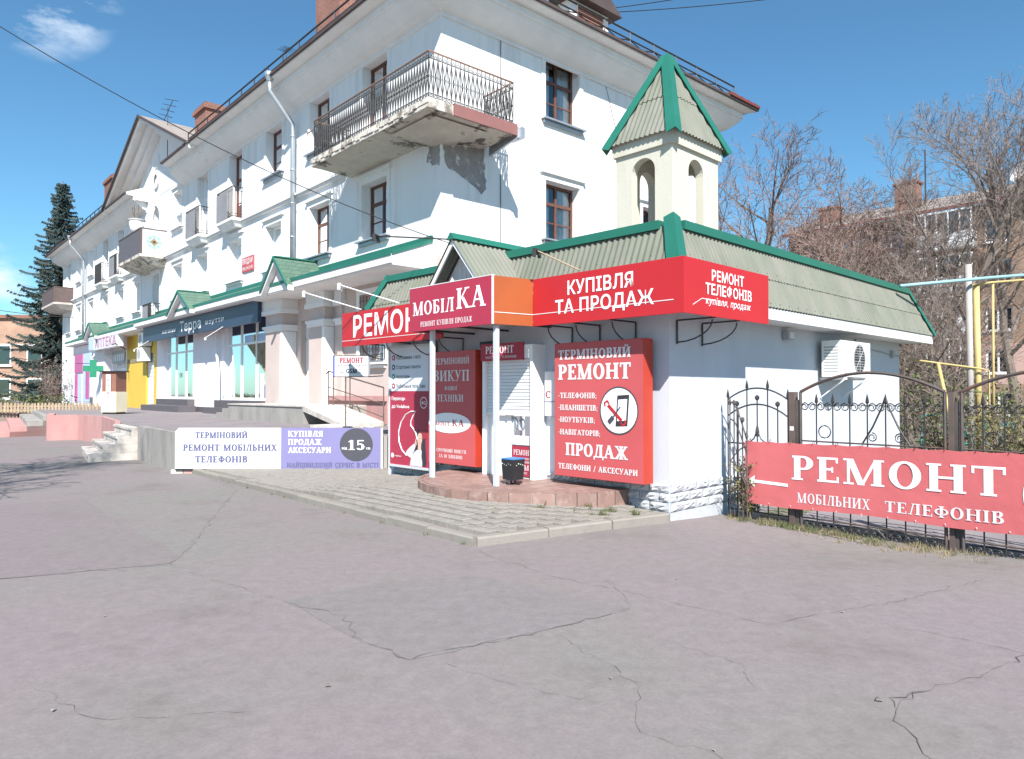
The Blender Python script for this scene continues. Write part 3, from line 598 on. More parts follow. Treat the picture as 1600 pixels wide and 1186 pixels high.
# cornice: flat soffit board, lit moulding, deep cove
prof = [(0, 10.98), (.05, 11.0), (.05, 11.08), (.14, 11.12), (.28, 11.2), (.45, 11.34), (.60, 11.5), (.62, 11.55), (.66, 11.55), (.66, 11.74), (.98, 11.78), (1.0, 11.86)]
def cornice(u_in0, u_in1, P, name, m0, m1):
    mb = MB(); A = [P(u_in0-(o*m0), o, z) for o, z in prof]; Bq = [P(u_in1+(o*m1), o, z) for o, z in prof]
    for k in range(len(prof)-1): mb.poly([A[k], A[k+1], Bq[k+1], Bq[k]])
    for E_ in (A, Bq): mb.poly(E_+[(E_[0][0], E_[0][1], E_[-1][2])])
    return mb.build(name, 'trim', bld)
cornice(0, 19.9, PF, 'cornice', 1, 0); cornice(26.0, LEN, PF, 'cornice', 0, 1); cornice(0, DEP, PS, 'cornice', 1, 1)
# short returns of the cornice in the broken pediment
for u, s in ((19.9, 1), (26.0, -1)): MB().pbox(PF, u, u+s*.25, 0, .6, 11.5, 11.78).build('cornice_return', 'trim', bld)
# roof: hipped, dark sheet
e = 1.04; rz = ZE+3.15; zc_ = ZE+.02
c_ = [(-LEN-e, -e, zc_), (e, -e, zc_), (e, DEP+e, zc_), (-LEN-e, DEP+e, zc_)]; r1 = (-LEN+6.2, 6.2, rz); r2 = (-6.2, 6.2, rz)
zn = zc_+1.04*(rz-zc_)/(6.2+e)
mb = MB(); mb.poly([c_[0], (-26.0, -e, zc_), (-26.0, 0, zn), (-26, 6.2, rz), r1]).poly([(-19.9, -e, zc_), c_[1], r2, (-19.9, 6.2, rz), (-19.9, 0, zn)]).poly([(-26, 0, zn), (-19.9, 0, zn), (-19.9, 6.2, rz), (-26, 6.2, rz)])
mb.poly([c_[1], c_[2], r2]).poly([c_[2], c_[3], r1, r2]).poly([c_[3], c_[0], r1]); mb.poly([(-19.9, -e, zc_), (-19.9, 0, zc_), (e, 0, zc_), (e, -e, zc_)]).poly([c_[0], (-LEN-e, 0, zc_), (-26, 0, zc_), (-26, -e, zc_)]).poly([(-LEN-e, 0, zc_), (-LEN-e, DEP+e, zc_), (e, DEP+e, zc_), (e, 0, zc_)]); roof = mb.build('roof', 'roofgrey', bld)
for x in (-26.0, -19.9): MB().poly([(x, -e, zc_), (x, 0, zc_), (x, 0, zn)]).poly([(x, 0, zc_), (x, 2.0, zc_), (x, 2.0, zc_+3.04*(rz-zc_)/(6.2+e)), (x, 0, zn)]).build('eave_end', 'trim', roof)
mb = MB()
for P, a, b in ((PF, -1.05, 19.85), (PF, 26.05, LEN+1.05), (PS, -1.05, DEP+1.05)): mb.pbox(P, a, b, .99, 1.07, ZE-.03, ZE+.045)
mb.build('eave_edge', 'roofdark', roof)
mb = MB()
for k in range(9): mb.pbox(PS, DEP-.9+k*.22, DEP-.9+k*.22+.19, .9, 1.12, ZE+.045, ZE+.14+.015*(k % 2))
mb.build('eave_tiles', 'roofred', roof)
# gable over the central bay
GC, GH = 23.5, 7.3; zg = 15.05
mb = MB(); q = [PF(GC-GH+.9, .012, 11.4), PF(GC+GH-.9, .012, 11.4), PF(GC+.0, .012, zg-.35)]; mb.poly(q); mb.build('pediment_wall', 'wall', bld)
sl = (zg-ZE)/GH
for s in (-1, 1):
    mb = MB(); e0 = GC+s*(GH+.15); z0 = ZE-.05
    def slab(oa, ob, dz0, dz1):
        lo = [PF(e0, oa, z0+dz0), PF(GC, oa, zg+dz0), PF(GC, ob, zg+dz0), PF(e0, ob, z0+dz0)]; hi = [PF(e0, oa, z0+dz1), PF(GC, oa, zg+dz1), PF(GC, ob, zg+dz1), PF(e0, ob, z0+dz1)]; mb.hexa(lo, hi)
    slab(1.02, .9, -.20, .0); slab(.9, .0, -.10, -.004); slab(.62, .0, -.38, -.1); slab(.35, 0, -.62, -.38)
    mb.build('raking_cornice', 'trim', bld)
    mb = MB(); slab(1.1, -6.1, .004, .05); mb.build('gable_roof', 'roofgrey', roof)
    mb = MB(); slab(1.14, 1.101, -.06, .07); mb.build('gable_edge', 'roofdark', roof)
mb = MB(); mb.pbox(PF, 23.9, 24.5, .0, .05, 12.9, 13.5); mb.build('oculus_frame', 'trim', bld)
disc_ = MB(); n = 20; P_ = lambda t, r, o, z: PF(24.2+r*math.cos(t), o, z+r*math.sin(t))
for k in range(n):
    t, s = 2*math.pi*k/n, 2*math.pi*(k+1)/n
    disc_.poly([P_(t, .42, .1, 12.25), P_(s, .42, .1, 12.25), P_(s, .30, .1, 12.25), P_(t, .30, .1, 12.25)]).poly([P_(t, .42, .1, 12.25), P_(s, .42, .1, 12.25), P_(s, .42, .01, 12.25), P_(t, .42, .01, 12.25)])
disc_.build('round_moulding', 'trim', bld)
# chimneys
for (u0, u1, o0, o1, zb, zt) in [(8.3, 10.1, -1.6, -2.9, 12.0, 17.2), (19.9, 21.4, -.9, -1.8, 12.0, 15.2), (39.5, 41.8, -1.3, -2.6, 12, 16.4)]:
    mb = MB(); mb.pbox(PF, u0, u1, o0, o1, zb, zt-.3); mb.pbox(PF, u0-.1, u1+.1, o0+.1, o1-.1, zt-.3, zt-.12); mb.pbox(PF, u0-.04, u1+.04, o0+.04, o1-.04, zt-.12, zt); mb.build('chimney', 'chimney', roof)
# snow guards along the eaves
def roof_rail(P, a, b, o, z, h=.62):
    mb = MB(); n = max(2, round((b-a)/1.15))
    for hh, rr in ((h, .030), (h*.62, .024)): mb.tube([P(a, o, z+hh), P(b, o, z+hh)], rr, 5)
    mb.tube([P(a, o, z+.08), P(b, o, z+.08)], .014, 4)
    for k in range(n+1):
        u = a+(b-a)*k/n; mb.tube([P(u, o, z), P(u, o, z+h)], .024, 4)
        if k < n:
            v = a+(b-a)*(k+1)/n; m = (u+v)/2
            mb.tube([P(u, o, z+h*.6), P(m-.05, o, z+h*.4), P(v, o, z+.06)], .020, 4); mb.tube([P(v, o, z+h*.6), P(m+.05, o, z+h*.4), P(u, o, z+.06)], .020, 4); mb.tube([P(u, o, z), P(u, o-.5, z+.25)], .012, 4)
    return mb.build('snow_guard', 'iron', roof)
roof_rail(PF, -.6, 17.0, .75, ZE+.02); roof_rail(PF, 31, LEN+.4, .75, ZE+.02); roof_rail(PS, -.5, DEP-.1, .75, ZE+.02)
# roof dormer on the short side
mb = MB(); mb.pbox(PS, 5.6, 7.4, -.9, -2.6, 12.2, 14.0); dm = mb.build('dormer', 'trim', roof)
mb = MB(); mb.hexa([PS(5.2, -.6, 13.9), PS(7.75, -.6, 13.9), PS(7.75, -2.8, 13.9), PS(5.2, -2.8, 13.9)], [PS(6.45, -.6, 14.8), PS(6.55, -.6, 14.8), PS(6.55, -2.8, 14.8), PS(6.45, -2.8, 14.8)]); mb.build('dormer_roof', 'roofdark', dm)
mb = MB()
for k in range(9): mb.pbox(PS, 5.9, 7.1, -.85, -.91, 12.6+k*.14, 12.7+k*.14)
mb.build('louvre', 'boxbrown', dm)
# drain pipes
def downpipe(u, zt, zb):
    mb = MB(); mb.tube([PF(u, 1.0, zt-.12), PF(u, 1.0, zt-.45), PF(u, .22, zt-1.35), PF(u, .20, zt-1.6), PF(u, .2, zb)], .075, 10)
    for k in range(5): z = zb+(zt-1.8-zb)*k/4; mb.tube([PF(u, .2, z), PF(u, .2, z+.05)], .088, 10)
    p = mb.build('downpipe', 'steel', bld, smooth=True)
    mb = MB(); mb.tube([PF(u, 1.0, zt-.16), PF(u, 1.0, zt+.02)], [.09, .16], 10); mb.tube([PF(u, 1.0, zt+.02), PF(u, 1.0, zt+.12)], .165, 10); mb.build('hopper', 'steel', p)
downpipe(8.05, ZE, 5.6); downpipe(40.3, ZE, 4.9)
# lightning conductor wires on the short side
for v, z0, z1 in ((1.94, 9.4, 11.6), (1.94, .2, 7.4), (8.6, 8.2, 11.5)):
    MB().tube([PS(v, .03, z0), PS(v, .03, z1)], .012, 4).build('wall_wire', 'cable', bld)
MB().tube([PS(6.2, .03, 11.0), PS(7.2, .03, 8.4)], .008, 4).build('wall_wire', 'cable', bld)

# balconies
def railing(mb, p, q, z, h, step=.105, fancy=True):
    p, q = Vector(p), Vector(q); n = max(2, round((q-p).length/step)); P3 = lambda t, zz: tuple((p.lerp(q, t)).to_3d()+Vector((0, 0, zz)))
    for zz, r in ((z+.06, .012), (z+.16, .010), (z+h-.14, .010)): mb.tube([P3(0, zz), P3(1, zz)], r, 4)
    for k in range(n+1): mb.tube([P3(k/n, z), P3(k/n, z+h)], .014, 4)
    if fancy:
        for k in range(n):
            a, b = k/n, (k+1)/n; mb.tube([P3(a, z+.16), P3((a+b)/2, z+h*.5), P3(a, z+h-.14)], .010, 3); mb.tube([P3(b, z+.16), P3((a+b)/2, z+h*.5), P3(b, z+h-.14)], .010, 3)
            for zc_ in (z+.11, z+h*.5, z+h-.1):
                c = (p.lerp(q, (a+b)/2)).to_3d()+Vector((0, 0, zc_)); d = (q-p).normalized().to_3d(); r = .036
                mb.tube([tuple(c+d*r*math.cos(t*1.047)+Vector((0, 0, r*math.sin(t*1.047)))) for t in range(6)], .009, 3, True)
# corner balcony
XS = [(-4.55, -1.22), (1.2, -1.22), (1.2, 1.42), (0, 1.42), (0, 0), (-4.55, 0)]
mb = MB()
mb.hexa([(x, y, 7.86) for x, y in XS], [(x, y, 8.06) for x, y in XS])
sc2 = [(-4.5, -1.16), (1.14, -1.16), (1.14, 1.38), (0, 1.38), (0, 0), (-4.5, 0)]
sc3 = [(-4.42, -.28), (.34, -.28), (.34, 1.30), (0, 1.30), (0, 0), (-4.42, 0)]
mb.hexa([(x, y, 7.77) for x, y in sc3], [(x, y, 7.858) for x, y in sc2])
mb.hexa([(-.25, -.55, 7.67), (.58, -.55, 7.67), (.58, .2, 7.67), (0, .2, 7.62), (0, 0, 7.62), (-.25, 0, 7.62)], [(-.75, -1.0, 7.80), (1.0, -1.0, 7.80), (1.0, .7, 7.80), (0, .7, 7.75), (0, 0, 7.75), (-.75, 0, 7.75)])
bal = mb.build('corner_balcony', 'balc', bld); bal.location = (0, 0, .15)
mb = MB(); mb.box(-4.57, 1.22, -1.245, -1.22, 7.97, 8.09); mb.box(1.2, 1.225, -1.22, -.55, 7.86, 8.09); mb.box(-4.55, 1.2, -1.235, -1.2, 7.87, 7.94)
for k in range(16):
    x = -4.4+k*.34+rg.uniform(-.1, .1); mb.box(x, x+rg.uniform(.1, .3), -1.262, -1.235, 7.9+rg.uniform(0, .06), 8.05)
mb.build('slab_edge', 'balcedge', bal)
MB().box(1.21, 1.255, -.52, 1.44, 7.84, 8.12).build('edge_flashing', 'rustflash', bal)
mb = MB(); mb.hexa([(.15, 1.43, 7.6), (1.25, 1.43, 7.8), (1.25, 1.5, 7.8), (.15, 1.5, 7.6)], [(.15, 1.43, 8.06), (1.25, 1.43, 8.06), (1.25, 1.5, 8.06), (.15, 1.5, 8.06)]); mb.box(.9, 1.35, 1.5, 1.6, 7.78, 8.05); mb.build('end_flashing', 'steel', bal)
mb = MB(); railing(mb, (-4.5, -1.17), (1.15, -1.17), 8.06, 1.10, .115); mb.build('railing', 'iron', bal)
for a, c, st_ in (((1.15, -1.17), (1.15, 1.38), .125), ((1.15, 1.38), (.02, 1.38), .12), ((-4.5, -1.17), (-4.5, -.02), .13)):
    mb = MB(); railing(mb, a, c, 8.06, 1.10, st_); mb.build('railing', 'iron', bal)
mb = MB(); mb.tube([(-4.5, -.02, 9.18), (-4.5, -1.17, 9.18), (1.15, -1.17, 9.18), (1.15, 1.38, 9.18), (.02, 1.38, 9.18)], .024, 6); mb.tube([(-4.5, -1.17, 8.95), (-4.95, -1.17, 8.95)], .018, 5); mb.tube([(-4.95, -1.17, 8.88), (-4.95, -1.17, 9.02)], .012, 4); mb.build('handrail', 'railwood', bal)
# grey patch of bare plaster under the corner balcony
def ragged(P, pts, off, seg, amp, name, material, parent):
    V2 = [Vector(p) for p in pts]; q = []
    for k in range(len(V2)):
        a, b = V2[k], V2[(k+1) % len(V2)]; n = max(1, int((b-a).length/seg))
        for i in range(n): p = a.lerp(b, i/n); q.append(P(p.x+rg.uniform(-amp, amp), off, p.y+rg.uniform(-amp, amp)))
    return MB().poly(q).build(name, material, parent)
ragged(PS, [(.08, 7.80), (.4, 7.80), (1.1, 7.95), (1.38, 8.05), (1.42, 7.25), (1.5, 6.95), (1.3, 6.75), (1.05, 6.9), (.75, 7.05), (.45, 7.15), (.15, 7.3)], .004, .09, .035, 'bare_plaster', 'bareplaster', bld)
ragged(PF, [(.05, 7.8), (.5, 7.85), (.6, 7.45), (.3, 7.3), (.05, 7.25)], .004, .08, .03, 'bare_plaster', 'bareplaster', bld)
# french balconies
def small_balcony(uc, hw_, z, h, cloth, solid=None):
    P = PF; mb = MB(); mb.pbox(P, uc-hw_, uc+hw_, -.02, .48, z-.06, z+.04); mb.hexa([P(uc-hw_+.14, 0, z-.26), P(uc+hw_-.14, 0, z-.26), P(uc+hw_-.14, .3, z-.26), P(uc-hw_+.14, .3, z-.26)], [P(uc-hw_+.03, 0, z-.058), P(uc+hw_-.03, 0, z-.058), P(uc+hw_-.03, .44, z-.058), P(uc-hw_+.03, .44, z-.058)])
    b = mb.build('small_balcony', 'trim', bld); mb = MB(); q = [PF(uc+hw_-.05, 0, 0)[:2], PF(uc+hw_-.05, .44, 0)[:2], PF(uc-hw_+.05, .44, 0)[:2], PF(uc-hw_+.05, 0, 0)[:2]]
    for a, c in zip(q, q[1:]): railing(mb, a, c, z+.04, h, .11, False); mb.tube([(*a, z+.04+h), (*c, z+.04+h)], .02, 5)
    mb.build('railing', 'iron', b)
    if cloth: MB().pbox(P, uc+hw_-.075, uc-hw_+.5, .46, .475, z+.06, z+h-.06).build('railing_screen', 'screen', b)
    return b
small_balcony(13.6, .86, 8.2, 1.18, True); small_balcony(17.4, .86, 8.2, 1.18, True); small_balcony(31.2, .86, 8.2, 1.18, True); small_balcony(34.9, .86, 8.2, 1.18, False); small_balcony(24.2, .75, 5.0, .95, True)
def box_balcony(u0, u1, z0, z1, material, ornament):
    mb = MB(); mb.pbox(PF, u0, u1, -.02, 1.2, z0-.14, z0); mb.hexa([PF(u0+.3, 0, z0-.5), PF(u1-.3, 0, z0-.5), PF(u1-.3, .7, z0-.42), PF(u0+.3, .7, z0-.42)], [PF(u0+.05, 0, z0-.141), PF(u1-.05, 0, z0-.141), PF(u1-.05, 1.1, z0-.141), PF(u0+.05, 1.1, z0-.141)])
    b = mb.build('box_balcony', 'balcedge' if ornament else 'stepstone', bld)
    mb = MB(); mb.pbox(PF, u0, u1, 1.12, 1.17, z0, z1); mb.pbox(PF, u1-.05, u1, .0, 1.12, z0, z1); mb.build('front_panel', material, b)
    mb = MB(); mb.pbox(PF, u0, u0+.05, .0, 1.12, z0, z1); e_ = mb.build('end_panel', 'white_s' if ornament else material, b)
    if ornament:
        cy, cz_ = .58, (z0+z1)/2; D_ = lambda a, b_, o: (-u0+o, -(cy+a), cz_+b_)
        for k in range(8):
            t = k*math.pi/4; c, s = .26*math.cos(t), .26*math.sin(t); m = .11
            MB().poly([D_(c-m, s, .01), D_(c, s-m, .01), D_(c+m, s, .01), D_(c, s+m, .01)]).build('petal', 'gasblue', e_)
        MB().poly([D_(-.2, 0, .014), D_(0, -.2, .014), D_(.2, 0, .014), D_(0, .2, .014)]).build('flower_heart', 'dry', e_); MB().poly([D_(-.08, 0, .018), D_(0, -.08, .018), D_(.08, 0, .018), D_(0, .08, .018)]).build('flower_eye', 'black', e_)
    mb = MB(); mb.pbox(PF, u0-.02, u1+.02, 1.10, 1.19, z1, z1+.05); mb.pbox(PF, u0-.02, u0+.07, 0, 1.10, z1, z1+.05); mb.pbox(PF, u1-.07, u1+.02, 0, 1.10, z1, z1+.05); mb.pbox(PF, u0-.015, u0+.06, 1.1, 1.185, z0, z1); mb.build('rail_cap', 'rust', b)
    return b
box_balcony(22.5, 26.6, 8.2, 9.38, 'plinthdark', True)
bb = box_balcony(44.7, 49.7, 8.0, 9.05, 'balcbrown', False)
pot = thing('flower_pot', 'white bucket planter with bare stems on the rail of the ornamented balcony', 'planter', bw(24.1, .95, 9.43), ROT_B)
MB().tube([(0, 0, 0), (0, 0, .62)], [.27, .36], 14).build('bucket', 'trim', pot, smooth=True); MB().tube([(0, 0, .6), (0, 0, .68)], .39, 14).build('bucket_rim', 'acgrille', pot)
mb = MB()
for k in range(7):
    a = k*.9; mb.tube([(.1*math.cos(a), .1*math.sin(a), .6), (.22*math.cos(a), .2*math.sin(a), .95+.1*(k % 3)), (.12*math.cos(a+.5), .2*math.sin(a), 1.2+.08*(k % 4))], .025, 4)
mb.build('dry_plant', 'bark', pot)
# ------------------------------------------------------------------ ground floor of the long building
wall_panel(PF, 0, 9.5, 0, 5.0, [(2.6, 3.95, 2.45, 4.4), (6.85, 7.8, 1.22, 3.95)], 'pink_wall', 'pink')
wall_panel(PF, 9.5, 24.0, 0, 5.0, [(10.35, 14.75, 1.32, 4.75), (18.55, 22.8, 1.32, 4.75)], 'shop_wall', 'terrawall')
wall_panel(PF, 24.0, 29.8, 0, 5.0, [(24.5, 25.9, .8, 3.6)], 'yellow_wall', 'yellow')
wall_panel(PF, 29.8, 36.2, 0, 5.0, [(30.0, 33.0, 1.0, 4.0)], 'shop_wall', 'terrawall')
wall_panel(PF, 36.2, LEN, 0, 5.0, [(43.4, 44.5, 2.2, 4.0), (46.4, 47.4, 2.2, 4.0)], 'wall', 'wall')
for a in (43.4, 46.4): window(PF, a, a+1.05, 2.2, 4.0, 'pvc', 'two', hood=False)
window(PF, 2.6, 3.95, 2.45, 4.4, 'pvc', 'two', hood=False)
# barred grille over the pink wall window
mb = MB(); P = PF
for k in range(8): u = 2.68+k*.17; mb.tube([P(u, .03, 2.5), P(u, .03, 4.35)], .009, 4)
for z in (2.6, 3.0, 3.4, 3.8, 4.2): mb.tube([P(2.62, .03, z), P(3.93, .03, z)], .009, 4)
for k in range(6): mb.tube([P(2.85+k*.17+.07*math.cos(t*1.047), .03, 2.8+.07*math.sin(t*1.047)) for t in range(6)], .007, 3, True)
mb.build('window_grille', 'iron', bld)
# entrance door
mb = MB(); a, b, c, d = 6.85, 7.8, 1.22, 3.95
for (p, q, r, s) in [(a, a+.09, c, d), (b-.09, b, c, d), (a, b, d-.09, d), (a, b, c, c+.12), (a, b, 2.2, 2.32), (a, b, 3.3, 3.4), (a+.27, a+.36, c, 3.3), (b-.3, b-.21, c, 3.3)]: mb.pbox(PF, p, q, -.26, -.19, r, s)
mb.pbox(PF, a, b, -.25, -.21, c, 2.2)
dr = mb.build('door', 'pvc', bld); MB().poly([PF(a, -.235, 2.2), PF(b, -.235, 2.2), PF(b, -.235, d), PF(a, -.235, d)]).build('pane', 'glass', dr); MB().pbox(PF, a-.2, b+.2, -1.4, -1.35, 1, 4.2).build('dim_interior', 'roomdark', dr)
MB().tube([PF(7.05, -.13, 2.15), PF(7.05, -.13, 2.75)], .018, 6).build('handle', 'steel', dr)
# pilasters with banded capitals
def pilaster(u0, u1, off, material, edge):
    mb = MB(); mb.pbox(PF, u0, u1, -.01, off, .3, 4.72); p = mb.build('pilaster', material, bld); mb = MB()
    mb.pbox(PF, u0-.05, u1+.05, -.01, off+.05, 3.62, 3.74); mb.pbox(PF, u0-.09, u1+.09, -.01, off+.09, 3.74, 3.82)
    mb.build('capital', 'trim', p); mb = MB(); mb.pbox(PF, u0-.07, u1+.07, -.01, off+.07, 4.345, 4.72); mb.pbox(PF, u0-.11, u1+.11, -.01, off+.11, 4.20, 4.345); mb.build('head_block', 'trim', p)
    if edge: mb = MB(); mb.pbox(PF, u0-.004, u0+.16, off-.02, off+.012, .8, 3.6); mb.pbox(PF, u0-.012, u0-.002, .02, off, .8, 3.6); mb.build('corner_strip', 'trim', p)
pilaster(8.1, 9.45, .5, 'pink', True); pilaster(5.5, 6.55, .32, 'pink', True); pilaster(0, .62, .12, 'pink', False); pilaster(4.9, 5.2, .06, 'pink', False)
mb = MB(); mb.pbox(PF, 2.2, 5.45, -.01, .16, .6, 1.36); mb.pbox(PF, 2.2, 5.45, -.01, .24, 1.36, 1.50); mb.build('wall_plinth', 'pinkwall', bld)
# green shingled pent roof over the shop fronts
def pent(u0, u1, off, z0, z1, name='pent_roof'):
    mb = MB(); mb.poly([PF(u0, off, z0), PF(u1, off, z0), PF(u1, .02, z1), PF(u0, .02, z1)]); p = mb.build(name, 'shingle', bld)
    mb = MB(); mb.pbox(PF, u0, u1, off-.03, off+.03, z0-.26, z0-.03); mb.pbox(PF, u0, u1, .0, off-.03, z0-.30, z0-.25); mb.pbox(PF, u0, u0+.04, .0, off-.035, z0-.25, z0-.02); mb.hexa([PF(u0+.002, .02, z0-.04), PF(u0+.03, .02, z0-.04), PF(u0+.03, off-.04, z0-.04), PF(u0+.002, off-.04, z0-.04)], [PF(u0+.002, .02, z1-.02), PF(u0+.03, .02, z1-.02), PF(u0+.03, off-.04, z0-.02), PF(u0+.002, off-.04, z0-.02)]); mb.build('fascia', 'trim', p)
    mb = MB(); mb.pbox(PF, u0-.03, u1, off+.0305, off+.05, z0-.08, z0+.02); mb.pbox(PF, u0-.03, u1, .0, .06, z1-.02, z1+.12); mb.hexa([PF(u0-.03, off, z0-.06), PF(u0+.001, off, z0-.06), PF(u0+.001, .02, z1-.06), PF(u0-.03, .02, z1-.06)], [PF(u0-.03, off, z0+.03), PF(u0+.001, off, z0+.03), PF(u0+.001, .02, z1+.03), PF(u0-.03, .02, z1+.03)]); mb.build('green_trim', 'green', p)
    return p
def gablet(uc, hw_, off, z0, zt, zw):
    mb = MB(); o2 = -.05
    for s in (-1, 1):
        mb.poly([PF(uc+s*hw_, off, z0), PF(uc, off, zt), PF(uc, o2, zt), PF(uc+s*hw_, o2, z0)])
    p = mb.build('gablet_roof', 'shingle', bld)
    mb = MB(); d = .10
    for s in (-1, 1): mb.hexa([PF(uc+s*hw_, off-.02, z0-.16), PF(uc, off-.02, zt-.2), PF(uc, off-.2, zt-.2), PF(uc+s*hw_, off-.2, z0-.16)], [PF(uc+s*hw_, off-.02, z0-.01), PF(uc, off-.02, zt-.01), PF(uc, off-.2, zt-.01), PF(uc+s*hw_, off-.2, z0-.01)])
    mb.build('barge_board', 'trim', p)
    MB().poly([PF(uc-hw_+.1, off-.21, z0-.1), PF(uc+hw_-.1, off-.21, z0-.1), PF(uc, off-.21, zt-.15)]).build('gablet_wall', 'offwhite', p)
    mb = MB()
    for s in (-1, 1): mb.hexa([PF(uc+s*hw_, off, z0-.09), PF(uc, off, zt-.09), PF(uc, off+.03, zt-.09), PF(uc+s*hw_, off+.03, z0-.09)], [PF(uc+s*hw_, off, z0+.02), PF(uc, off, zt+.02), PF(uc, off+.03, zt+.02), PF(uc+s*hw_, off+.03, z0+.02)])
    mb.pbox(PF, uc-.07, uc+.07, .0, off, zt-.01, zt+.03); mb.build('green_trim', 'green', p)
pent(.35, 5.9, 1.2, 4.98, 5.42); pent(5.9, 9.4, 1.2, 4.98, 5.42); gablet(6.7, 1.0, 1.42, 4.78, 5.74, 4.9)
pent(9.4, 24.2, 1.0, 5.06, 5.5); gablet(16.6, 1.5, 1.25, 4.9, 5.78, 4.9)
pent(24.2, 42.6, .8, 5.0, 5.4); gablet(34.2, 1.5, 1.05, 4.9, 5.75, 4.9)
# shop windows
def shopwindow(a, b, c, d, nm, first):
    mb = MB(); fw = .07
    for (p, q, r, s) in [(a, a+fw, c, d), (b-fw, b, c, d), (a, b, c, c+fw), (a, b, d-fw, d)]: mb.pbox(PF, p, q, -.2, -.12, r, s)
    for k in range(1, nm): u = a+(b-a)*k/nm; mb.pbox(PF, u-.05, u+.05, -.195, -.125, c+fw, d-fw)
    mb.pbox(PF, a+fw, b-fw, -.19, -.13, 3.42, 3.50)
    f = mb.build('shop_window', 'pvc', bld)
    for k in range(nm):
        u, v = a+(b-a)*k/nm, a+(b-a)*(k+1)/nm
        for z0, z1 in ((c, 3.46), (3.46, d)): MB().poly([PF(u, -.16, z0), PF(v, -.16, z0), PF(v, -.16, z1), PF(u, -.16, z1)]).build('pane', 'shopglass', f)
    mb = MB(); mb.pbox(PF, a-.2, b+.2, -1.6, -1.55, c-.2, d+.2); mb.build('back_wall', 'teal', f)
    mb = MB(); mb.pbox(PF, a-.2, b+.2, -1.5, -.3, c-.1, c-.02); mb.pbox(PF, a+.2, b-.2, -1.2, -.6, c+.55, c+.6); mb.pbox(PF, a+.2, b-.2, -1.3, -.9, c+1.1, c+1.15); mb.build('display_shelf', 'trim', f)
    for k in range(11):
        u = rg.uniform(a+.3, b-.4); z = c+rg.choice([-.02, .6, 1.15]); w_ = rg.uniform(.16, .3)
        mb = MB(); o = -rg.uniform(.7, 1.1); mb.pbox(PF, u, u+w_, o-.12, o, z, z+.09); mb.pbox(PF, u+w_*.6, u+w_, o-.12, o, z+.09, z+rg.uniform(.14, .32)); mb.build('shoe', rg.choice(['binblack', 'boxbrown', 'blueprint', 'offwhite', 'navy']), f)
    return f
f1 = shopwindow(18.55, 22.8, 1.32, 4.75, 3, True); f2 = shopwindow(10.35, 14.75, 1.32, 4.75, 3, False)
mb = MB(); mb.pbox(PF, 10.45, 13.0, -.155, -.15, 3.5, 3.78); mb.build('window_decal', 'paleblue', f2)
mb = MB(); mb.pbox(PF, 11.75, 12.1, -.149, -.146, 3.52, 3.76); q = mb.build('yellow_emblem', 'yellow', f2)
mb = MB()
for s in (-1, 1): mb.hexa([PF(11.925-.13, -.145, 3.64-s*.1-.03), PF(11.925+.13, -.145, 3.64+s*.1-.03), PF(11.925+.13, -.142-.001*s, 3.64+s*.1-.03), PF(11.925-.13, -.142-.001*s, 3.64-s*.1-.03)], [PF(11.925-.13, -.145, 3.64-s*.1+.03), PF(11.925+.13, -.145, 3.64+s*.1+.03), PF(11.925+.13, -.142-.001*s, 3.64+s*.1+.03), PF(11.925-.13, -.142-.001*s, 3.64-s*.1+.03)])
mb.build('crossed_emblem', 'black', f2)
mb = MB(); mb.poly([PF(10.45, -.15, 1.95), PF(10.45, -.15, 3.5), PF(12.9, -.15, 3.5)]); mb.build('window_poster', 'dry', f2)
mb = MB(); mb.pbox(PF, 10.43, 11.1, -.155, -.15, 1.36, 1.85); mb.build('window_poster', 'blueprint', f2)
mb = MB(); mb.pbox(PF, 10.43, 11.1, -.155, -.15, 1.9, 1.98); mb.pbox(PF, 11.15, 11.5, -.155, -.15, 1.4, 2.3); mb.build('window_poster', 'offwhite', f2)
letters(MB().pbox(PF, 13.2, 13.21, -.2, -.19, 3, 3.01).build('sticker_mount', 'pvc', f1), 'ОК', -20.9, -20.5, 2.3, 2.5, .15, 'black', 'sans')
# dark tiled shop plinths
mb = MB(); mb.pbox(PF, 18.3, 23.0, -.01, .30, .7, 1.29); mb.build('shop_plinth', 'plinthdark', bld)
mb = MB(); mb.pbox(PF, 17.2, 22.9, .302, 1.0, .7, 1.02); mb.build('shop_step', 'plinthdark', bld)
mb = MB(); mb.pbox(PF, 10.3, 15.0, -.01, .30, .7, 1.29); mb.pbox(PF, 12.4, 15.6, .302, .55, .7, 1.0); mb.pbox(PF, 15.0, 18.29, -.01, .12, .7, .98); mb.build('shop_plinth', 'plinthdark', bld)
mb = MB(); mb.tube([PF(14.95, .14, .85), PF(14.95, .14, 2.3), PF(15.3, .14, 3.6), PF(15.3, .12, 4.2)], .05, 8); mb.build('shop_downpipe', 'trim', bld)
